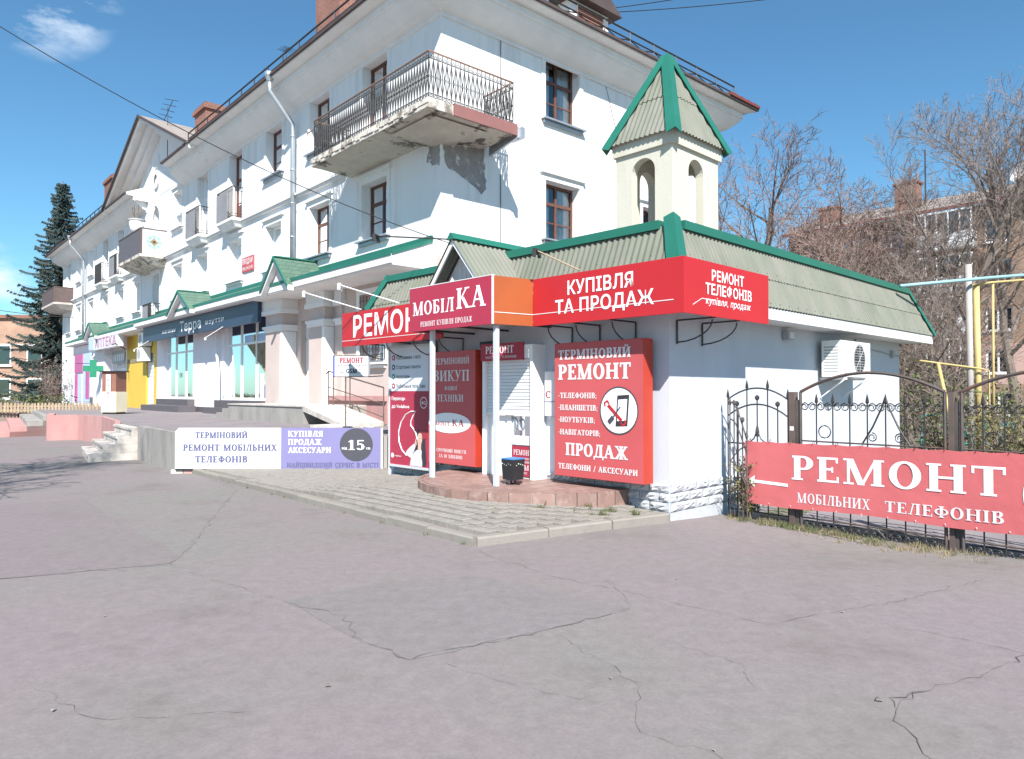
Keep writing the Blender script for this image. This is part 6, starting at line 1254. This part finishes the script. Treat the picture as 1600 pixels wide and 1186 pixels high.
def shrub(label, base, h, rad, n, s, seed, twigs=40, m='leafy', lo=.3, leafn=1.0):
    r = random.Random(seed); t = thing('shrub', label, 'shrub', base); mb = MB(); tips = []
    for _ in range(twigs):
        a = r.uniform(0, 6.28); d = rad*math.sqrt(r.random()); p = [(.15*d*math.cos(a), .15*d*math.sin(a), 0)]; z = h*r.uniform(.5, 1.05)
        for k in range(1, 4): p.append((d*math.cos(a)*k/3+r.uniform(-.06, .06)*h, d*math.sin(a)*k/3+r.uniform(-.06, .06)*h, z*k/3))
        mb.tube(p, [.012, .009, .006, .003], 3); tips += p[1:]
        for q in p[1:]:
            for _j in range(3): e = Vector(q)+Vector((r.uniform(-1, 1), r.uniform(-1, 1), r.uniform(0, 1)))*.16*h; mb.tube([q, tuple(e)], [.005, .002], 3); tips.append(tuple(e))
    mb.build('branchwork', 'twig', t); mb = MB()
    for p in tips:
        if p[2] > h*lo*r.random(): leaves(mb, p, (.09*h,)*3, max(1, int(n*leafn)), s, r)
    mb.build('leaves', m, t); return t
shrub('climbing leafy shrub squeezed between kiosk corner and wicket panel', (3.12, 9.42, FZ), .72, .18, 5, .022, 5, 26, 'leafy2')
for k, (x, y, h, rad, m, l, sd, n) in enumerate([(9.4, 15.5, 1.9, 1.0, 'leafy', 'green leafing shrub behind the gate left of the rusty middle post', 11, 5), (9.9, 14.2, 1.25, .8, 'leafy2', 'yellow green low shrub behind the rusty middle gate post', 12, 5), (11.2, 15.6, 1.75, .9, 'leafy', 'green leafing shrub at the foot of the yellow gas riser', 13, 5), (11.6, 14.3, .95, .9, 'leafy2', 'low yellow green shrub in front of the turquoise bench', 14, 4), (8.9, 17.2, 2.4, .9, 'leafy2', 'tall half bare shrub hard by the far end of the kiosk', 15, 2), (13.6, 16.3, 1.0, .8, 'leafy', 'low green shrub below the pink house wall', 16, 4)]):
    shrub(l, (x, y, FZ), h, rad, max(1, n//2), .04, sd, 75, m)

# pipes, bench
def pipe(name, label, pts, r, m, cat='pipe', n=8): return tag(MB().tube(pts, r, n).build(name, m, smooth=True), label, cat)
pipe('utility_pole', 'grey concrete pole carrying the pale blue pipe behind the gates', [(9.66, 15.0, FZ), (9.64, 15.0, 4.30)], .062, 'polegrey')
pipe('gas_pipe', 'thick yellow gas riser standing beside the grey concrete pole', [(9.87, 15.05, FZ), (9.83, 15.05, 3.85)], .062, 'gasyellow')
pipe('gas_pipe', 'thin yellow gas pipe hanging down from the pale blue pipe, rightmost upright', [(10.2, 15.1, .3), (10.22, 15.1, 3.95)], .024, 'gasyellow')
pipe('water_pipe', 'pale blue overhead pipe running from kiosk roof to the right', [(7.6, 13.9, 3.68), (10.1, 15.0, 4.02), (16, 17.5, 4.75)], .034, 'gasblue'); pipe('water_pipe', 'thin ochre pipe running just under the pale blue overhead pipe', [(9.7, 15.05, 3.86), (10.1, 15.03, 3.92), (16, 17.5, 4.64)], .024, 'gasyellow')
pipe('gas_pipe', 'thin level yellow gas pipe bending down beside the thick riser', [(8.35, 15.0, 2.30), (9.1, 15.0, 2.2), (9.85, 14.9, 2.09), (9.98, 14.9, 2.05), (9.98, 14.9, .9), (10.1, 14.9, .8)], .02, 'gasyellow')
pipe('gas_pipe', 'slanted yellow gas pipe prop left of the rusty middle post', [(8.92, 14.9, 2.2), (8.98, 14.2, FZ)], .035, 'gasyellow')
bt = thing('bench', 'turquoise painted bench half hidden by shrubs behind the gates', 'bench', (11.1, 16.6, FZ), -.35)
for x in (-.9, .9): MB().box(x-.03, x+.03, -.2, .2, 0, .46).build('leg', 'turq', bt); MB().box(x-.03, x+.03, .2, .25, 0, 1.0).build('back_post', 'turq', bt)
for k in range(3): MB().box(-1.0, 1.0, -.2+k*.14, -.08+k*.14, .461, .50).build('plank', 'turq', bt)
for k in range(2): MB().box(-1.0, 1.0, .17, .199, .62+k*.2, .78+k*.2).build('plank', 'turq', bt)
fr = thing('clothes_frame', 'turquoise metal frame standing in the yard behind the gates', 'frame', (9.3, 16.2, FZ), .2); mb = MB()
for x in (0, .75): mb.tube([(x, 0, 0), (x, 0, 1.15)], .03, 6)
mb.tube([(0, 0, 1.15), (.75, 0, 1.15)], .03, 6); mb.tube([(0, 0, .6), (.75, 0, 1.1)], .02, 6); mb.build('tube_frame', 'turq', fr)

# five storey brick house behind the yard
hs_ = thing('brick_house', 'five storey tan brick house with white glazed balconies behind bare trees', 'house', (30, 44, 0), ROT_B)
HL0, HL1, HD, HE = -32, 13.4, 11, 13.4
def far_facade(holes, name, z0, z1, m):
    us = sorted({HL0, HL1, *[h[0] for h in holes], *[h[1] for h in holes]}); zs = sorted({z0, z1, *[h[2] for h in holes], *[h[3] for h in holes]}); mb = MB()
    for a, b in zip(us, us[1:]):
        for c, d in zip(zs, zs[1:]):
            if any(h[0] <= a+1e-6 and b <= h[1]+1e-6 and h[2] <= c+1e-6 and d <= h[3]+1e-6 for h in holes): continue
            mb.poly([PF(a, 0, c), PF(b, 0, c), PF(b, 0, d), PF(a, 0, d)])
    for a, b, c, d in holes:
        for q in ([(a, 0, c), (a, -.25, c), (a, -.25, d), (a, 0, d)], [(b, 0, c), (b, -.25, c), (b, -.25, d), (b, 0, d)], [(a, 0, d), (a, -.25, d), (b, -.25, d), (b, 0, d)], [(a, 0, c), (a, -.25, c), (b, -.25, c), (b, 0, c)]): mb.poly([PF(*x) for x in q])
    return mb.build(name, m, hs_)
fl = [.15, 2.78, 5.42, 8.4, 10.95]; wins = [[(u-.72, u+.72, z, z+1.45) for u in (-14, -11, -8, -5, -.1, 6.1, 8.6, 11.2)] for z in fl]
far_facade(wins[0], 'wall', -.2, 2.1, 'brickfar'); far_facade(wins[1], 'render_band', 2.1, 4.6, 'pinkplaster'); far_facade([h for f_ in wins[2:] for h in f_], 'wall', 4.6, HE, 'brickfar')
for f_ in wins:
    for a, b, c, d in f_:
        mb = MB(); m = a+.55*(b-a)
        for q in ((a, a+.09, c, d), (b-.09, b, c, d), (m-.05, m+.05, c, d), (a, b, c, c+.09), (a, b, d-.09, d)): mb.pbox(PF, q[0], q[1], -.2, -.12, q[2], q[3])
        mb.pbox(PF, a-.08, b+.08, -.1, .12, c-.08, c-.01); w_ = mb.build('window', 'pvc', hs_); MB().poly([PF(a, -.16, c), PF(b, -.16, c), PF(b, -.16, d), PF(a, -.16, d)]).build('pane', 'glass', w_); MB().pbox(PF, a-.1, b+.1, -.9, -.85, c-.1, d+.1).build('dim_interior', 'roomdark', w_)
for k, z in enumerate((2.62, 5.3, 7.95, 10.75)):
    mb = MB(); mb.pbox(PF, 1.0, 4.3, .01, 1.1, z-.12, z); b_ = mb.build('balcony', 'concrete', hs_)
    if k: MB().pbox(PF, 1.0, 4.3, 1.0, 1.08, z, z+1.0).build('parapet', 'white_s', b_); MB().pbox(PF, 1.0, 1.06, 0.02, 1.0, z, z+1.0).pbox(PF, 4.24, 4.3, .02, 1.0, z, z+1.0).build('end_parapet', 'white_s', b_)
    mb = MB()
    for q in range(6): u = 1.0+3.24*q/5; mb.pbox(PF, u, u+.08, 1.0, 1.07, z+1.001, z+2.3)
    mb.pbox(PF, 1.0, 4.32, .98, 1.08, z+2.3, z+2.4); g_ = mb.build('glazing_frame', 'pvc', b_); MB().poly([PF(1.0, 1.03, z+1.0), PF(4.3, 1.03, z+1.0), PF(4.3, 1.03, z+2.3), PF(1.0, 1.03, z+2.3)]).build('pane', 'glass', g_)
mb = MB(); mb.poly([(-HL0, 0, -.2), (-HL0, HD, -.2), (-HL0, HD, HE), (-HL0, 0, HE)]); mb.poly([(-HL1, 0, -.2), (-HL1, HD, -.2), (-HL1, HD, HE), (-HL1, HD/2, HE+2.2), (-HL1, 0, HE)]); mb.poly([(-HL0, HD, -.2), (-HL1, HD, -.2), (-HL1, HD, HE), (-HL0, HD, HE)]); mb.build('wall', 'brickfar', hs_)
mb = MB(); mb.hexa([PF(HL0, .7, HE-.02), PF(HL1+.3, .7, HE-.02), PF(HL1+.3, -HD/2, HE+2.15), PF(HL0, -HD/2, HE+2.15)], [PF(HL0, .7, HE+.08), PF(HL1+.3, .7, HE+.08), PF(HL1+.3, -HD/2, HE+2.25), PF(HL0, -HD/2, HE+2.25)]); rf_ = mb.build('roof', 'roofgrey', hs_); mb = MB(); mb.pbox(PF, HL0, HL1+.3, .7, .78, HE-.12, HE+.08); mb.build('eave_edge', 'roofred', rf_)
for u, z in ((5.6, 16.0), (11.0, 15.3)): mb = MB(); mb.pbox(PF, u-.7, u+.7, -1.2, -2.2, HE, z); mb.pbox(PF, u-.8, u+.8, -1.1, -2.3, z, z+.15); mb.build('chimney', 'chimney', rf_)
MB().tube([PF(4.6, -2, HE+.5), PF(4.6, -2, 18.3)], .05, 5).build('mast', 'iron', rf_)
dsh = MB()
for k in range(5):
    for q in range(10):
        r0, r1 = .55*k/5, .55*(k+1)/5; t0, t1 = q*.628, (q+1)*.628; dsh.poly([PF(-1.2+r*math.cos(t), -.5+.5*r*r, HE+1.55+r*math.sin(t)) for r, t in ((r0, t0), (r1, t0), (r1, t1), (r0, t1))])
dsh.build('satellite_dish', 'white_s', rf_)
# orange brick house far left
oh = thing('brick_house', 'low orange brick house behind the spruce at the far left', 'house', (-70, 76, 0), .06)
mb = MB(); mb.box(0, 30, 0, 12, .2, 9.6); mb.build('wall', 'brickorange', oh); mb = MB(); mb.box(-.2, 30.2, -.35, 12.2, 9.601, 9.95); mb.build('parapet', 'boxbrown', oh); mb = MB(); mb.box(0, 30, -.06, -.001, 6.6, 6.85); mb.build('band', 'stepstone', oh)
for z in (.9, 4.5):
    for k in range(6):
        x = 3+k*4.85; mb = MB(); mb.box(x, x+3.2, -.09, -.002, z, z+.12); mb.box(x, x+3.2, -.09, -.002, z+2.1, z+2.22)
        for q in (0, 1.5, 3.1): mb.box(x+q, x+q+.12, -.088, -.003, z+.121, z+2.099)
        w_ = mb.build('window', 'pvc', oh); MB().box(x+.1, x+3.1, -.03, -.0015, z+.1, z+2.1).build('pane', 'roomdark', w_); MB().poly([(x+.1, -.04, z+.1), (x+3.1, -.04, z+.1), (x+3.1, -.04, z+2.1), (x+.1, -.04, z+2.1)]).build('glass', 'glass', w_)
        MB().box(x-.2, x+3.4, -.25, -.095, z-.12, z-.01).build('sill', 'pvc', w_)

# ------------------------------------------------------------------ trees
def bare_tree(name, label, base, h, r0, seed, m='twig', spread=1.0, kids=(9, 7, 6, 5), clear=.3, lean=0, tmin=.008, updraft=.25):
    r = random.Random(seed); t = thing(name, label, 'tree', base, r.uniform(0, 6)); A, Bm = MB(), MB()
    def grow(p, d, L, rad, lvl):
        n = 5 if lvl == 0 else (4 if lvl < 3 else 2); pts, rs = [p], [rad]; q = p; dd = d
        for k in range(n):
            dd = (dd+Vector((r.gauss(0, 1), r.gauss(0, 1), r.gauss(0, .6)))*(.08 if lvl == 0 else .20)+Vector((0, 0, updraft*(.25 if lvl else .1)))).normalized(); q = q+dd*(L/n); pts.append(q); rs.append(max(tmin*.6, rad*(1-(.62 if lvl == 0 else .8)*(k+1)/n)))
        (A if lvl < 2 else Bm).tube([tuple(x) for x in pts], [max(tmin*.6, x) for x in rs], 8 if lvl == 0 else (5 if lvl == 1 else 3))
        if lvl >= len(kids): return
        for c in range(kids[lvl]):
            f = (clear+(1-clear)*(c+r.random())/kids[lvl]) if lvl == 0 else .2+.8*(c+r.random())/kids[lvl]
            i = min(int(f*n), n-1); w_ = f*n-i; o = pts[i].lerp(pts[i+1], min(1, w_)); ax = (pts[i+1]-pts[i]).normalized()
            az = c*2.4+r.uniform(-.5, .5); s = ax.orthogonal().normalized(); s = s*math.cos(az)+ax.cross(s)*math.sin(az); an = r.uniform(.5, .95)*spread
            nd = (ax*math.cos(an)+s*math.sin(an)).normalized(); LL = L*(.62 if lvl == 0 else .55)*(1.12-.55*f)*r.uniform(.75, 1.2); grow(o, nd, LL, max(tmin, rs[min(i+1, n)]*.62), lvl+1)
    grow(Vector((0, 0, -.1)), Vector((lean, 0, 1)).normalized(), h*.78, r0, 0)
    A.build('trunk', 'bark', t); Bm.build('crown', m, t); return t
bare_tree('bare_tree', 'tall bare tree standing just right of the cream belfry turret', (11.9, 35, 0), 13.6, .24, 21, 'twigpink', .9, (13, 9, 7, 4), .22, 0, .012)
bare_tree('bare_tree', 'reddish bare tree with one tall thin leader in the middle of the thicket', (12.9, 29, 0), 10.6, .14, 22, 'twigpink', .85, (13, 9, 7, 5), .15, 0, .010)
bare_tree('bare_tree', 'reddish bare tree between the belfry turret and the thicket leader', (10.4, 27, 0), 8.0, .13, 23, 'twigpink', 1.0, (13, 9, 7, 5), .12, 0, .010)
bare_tree('bare_tree', 'reddish bare tree in front of the brick house chimneys', (15.2, 28, 0), 9.0, .14, 24, 'twigpink', 1.0, (13, 9, 7, 5), .12, 0, .010)
bare_tree('bare_tree', 'brown bare tree over the far end of the kiosk roof', (12.6, 22.5, 0), 6.6, .12, 25, 'twig', 1.05, (13, 9, 7, 5), .12, 0, .008)
bare_tree('bare_tree', 'dark reddish bare tree tangled low behind the kiosk roof edge', (11.3, 24, 0), 6.0, .11, 34, 'twigpink', 1.1, (13, 9, 7, 5), .1, 0, .008)
bare_tree('bare_tree', 'brown bare tree between thicket and grey concrete pole', (13.9, 23, 0), 7.4, .13, 35, 'twig', 1.0, (12, 9, 7, 5), .15, 0, .008)
bare_tree('bare_tree', 'brown bare tree rising above the brick house roof beside its mast', (17.5, 31, 0), 11.5, .15, 36, 'twig', .95, (12, 9, 7, 5), .2, 0, .010)
bare_tree('bare_tree', 'reddish bare tree filling the gap left of the house chimneys', (13.6, 32, 0), 9.6, .14, 37, 'twigpink', .95, (12, 9, 7, 5), .15, 0, .010)
bare_tree('bare_tree', 'large forked bare tree in front of the white balconies', (15.4, 24.5, 0), 11.6, .18, 26, 'twig', .85, (11, 9, 7, 5), .26, .05, .009, .4)
bare_tree('bare_tree', 'large bare tree at the right edge of the brick house', (18.0, 25, 0), 12.8, .17, 27, 'twig', .85, (11, 9, 7, 5), .25, -.02, .009, .35)
bare_tree('bare_tree', 'small brown bare tree beside the grey concrete pole', (11.6, 19, 0), 4.9, .08, 28, 'twig', 1.1, (11, 8, 6, 3), .1, 0, .006)
bare_tree('bare_tree', 'small dense bare tree close behind the kiosk end wall', (10.3, 17.6, 0), 4.0, .07, 29, 'twig', 1.15, (12, 8, 6, 3), .08, 0, .005)
bare_tree('bare_tree', 'bare street tree near the camera whose twigs shade the left asphalt', (-9.7, 6.4, 0), 9.4, .2, 31, 'twig', .95, (10, 7, 6, 4), .35, 0, .012)
def spruce(label, base, h, rad, seed):
    r = random.Random(seed); t = thing('spruce_tree', label, 'tree', base); MB().tube([(0, 0, -.2), (0, 0, h*.5), (0, 0, h)], [.32, .2, .03], 8).build('trunk', 'bark', t); mb = MB(); br = MB()
    z = 1.6
    while z < h-.3:
        f = 1-z/h; R0 = rad*f**.8*r.uniform(.68, 1.2)+.25; nb = int(7+6*f); off = r.random()*6
        for k in range(nb):
            a = off+k*6.283/nb+r.uniform(-.25, .25); R1 = R0*r.uniform(.55, 1.3); c, s = math.cos(a), math.sin(a); drop = R1*(.28+.25*f)
            pt = lambda u: Vector((c*R1*u, s*R1*u, z-drop*math.sin(u*1.9)*.8+.16*R1*u*u))
            br.tube([tuple(pt(u)) for u in (0, .5, 1)], [.05*f+.015, .025, .008], 3); m = int(6+10*R1/rad*3)
            for q in range(m):
                u = .15+.85*(q+r.random())/m; p = pt(u); tl = .55*(1.1-.5*u)*(.5+.6*f); side = Vector((-s, c, 0))
                for sg_ in (-1, 1):
                    e = p+(Vector((c, s, 0))*.6+side*sg_*.8+Vector((0, 0, -.35-.4*r.random())))*tl*r.uniform(.6, 1.2); w_ = Vector((0, 0, 1))*.06+Vector((c, s, 0))*.05
                    mb.poly([p-w_, e, p+w_]); mb.poly([p+side*.05, e+Vector((0, 0, -.18*r.random())), p-side*.05+Vector((0, 0, .05))])
        z += .26+.22*f
    br.build('branches', 'bark', t); mb.build('crown', 'needle', t)
spruce('tall dark blue green spruce behind the left end of the white building', (-36.75, 58, .3), 18.6, 4.3, 41)
hg = thing('hedge', 'low clipped dark hedge behind the picket fence at the far left', 'hedge', (-30, 38, .6)); mb = MB(); r = random.Random(4)
for k in range(60): leaves(mb, (-9+k*.26, r.uniform(-.3, .3), .5), (.35, .5, .45), 40, .09, r)
mb.build('leaves', 'weed', hg)
shrub('brown twiggy bush against the left end wall of the white building', (-31.8, 49.5, .6), 3.0, 1.2, 1, .06, 61, 60, 'twigpink')

# overhead lines and aerials
def cable(label, a, b, sag, r=.012, n=18):
    a, b = Vector(a), Vector(b); pts = [tuple(a.lerp(b, k/n)-Vector((0, 0, sag*4*(k/n)*(1-k/n)))) for k in range(n+1)]; return tag(MB().tube(pts, r, 4).build('overhead_cable', 'cable'), label, 'cable')
cable('thin black cable sagging from upper left across the white facade to the kiosk ridge', (-8.2, 9.5, 7.35), (-.62, 12.2, 4.02), .38, .007)
cable('upper black wire with small stubs leaving the roof dormer', bws(7.2, -1.0, 14.15), (10.4, 22.6, 15.25), .12, .015); cable('lower black wire leaving the roof dormer', bws(7.35, -1.0, 14.1), (13, 24.6, 15.9), .15, .015)
cable('thin wire strung low across the spruce and the left end of the white building', (-45, 50, 9.5), bw(44, .1, 6.9), .5, .02)
ae = thing('roof_aerial', 'small black television aerial on the roof edge above the first downpipe', 'aerial', bw(8.6, .2, 12.25), ROT_B); ae.scale = (.6, .6, .7); MB().tube([(0, 0, 0), (0, 0, 1.5)], .025, 5).build('mast', 'iron', ae); mb = MB(); mb.tube([(-.5, 0, 1.4), (.5, 0, 1.3)], .018, 4)
for k in range(5): mb.tube([(-.4+k*.2, -.35, 1.39-.02*k), (-.4+k*.2, .35, 1.39-.02*k)], .012, 4)
mb.build('elements', 'iron', ae)
ae = thing('roof_aerial', 'leaning stick aerial beside the second brick chimney', 'aerial', bw(21.5, .3, 12.3), ROT_B); ae.scale = (.6, .6, .7); MB().tube([(0, 0, 0), (0, 0, 4.0)], .03, 5).build('mast', 'iron', ae); mb = MB()
for k in range(4): mb.tube([(-.9+k*.5, -.4, 3.7+.2*k), (-.2+k*.5, .4, 3.4+.25*k)], .02, 4)
mb.tube([(-1.0, 0, 3.3), (1.2, 0, 4.1)], .025, 4); mb.build('elements', 'iron', ae)
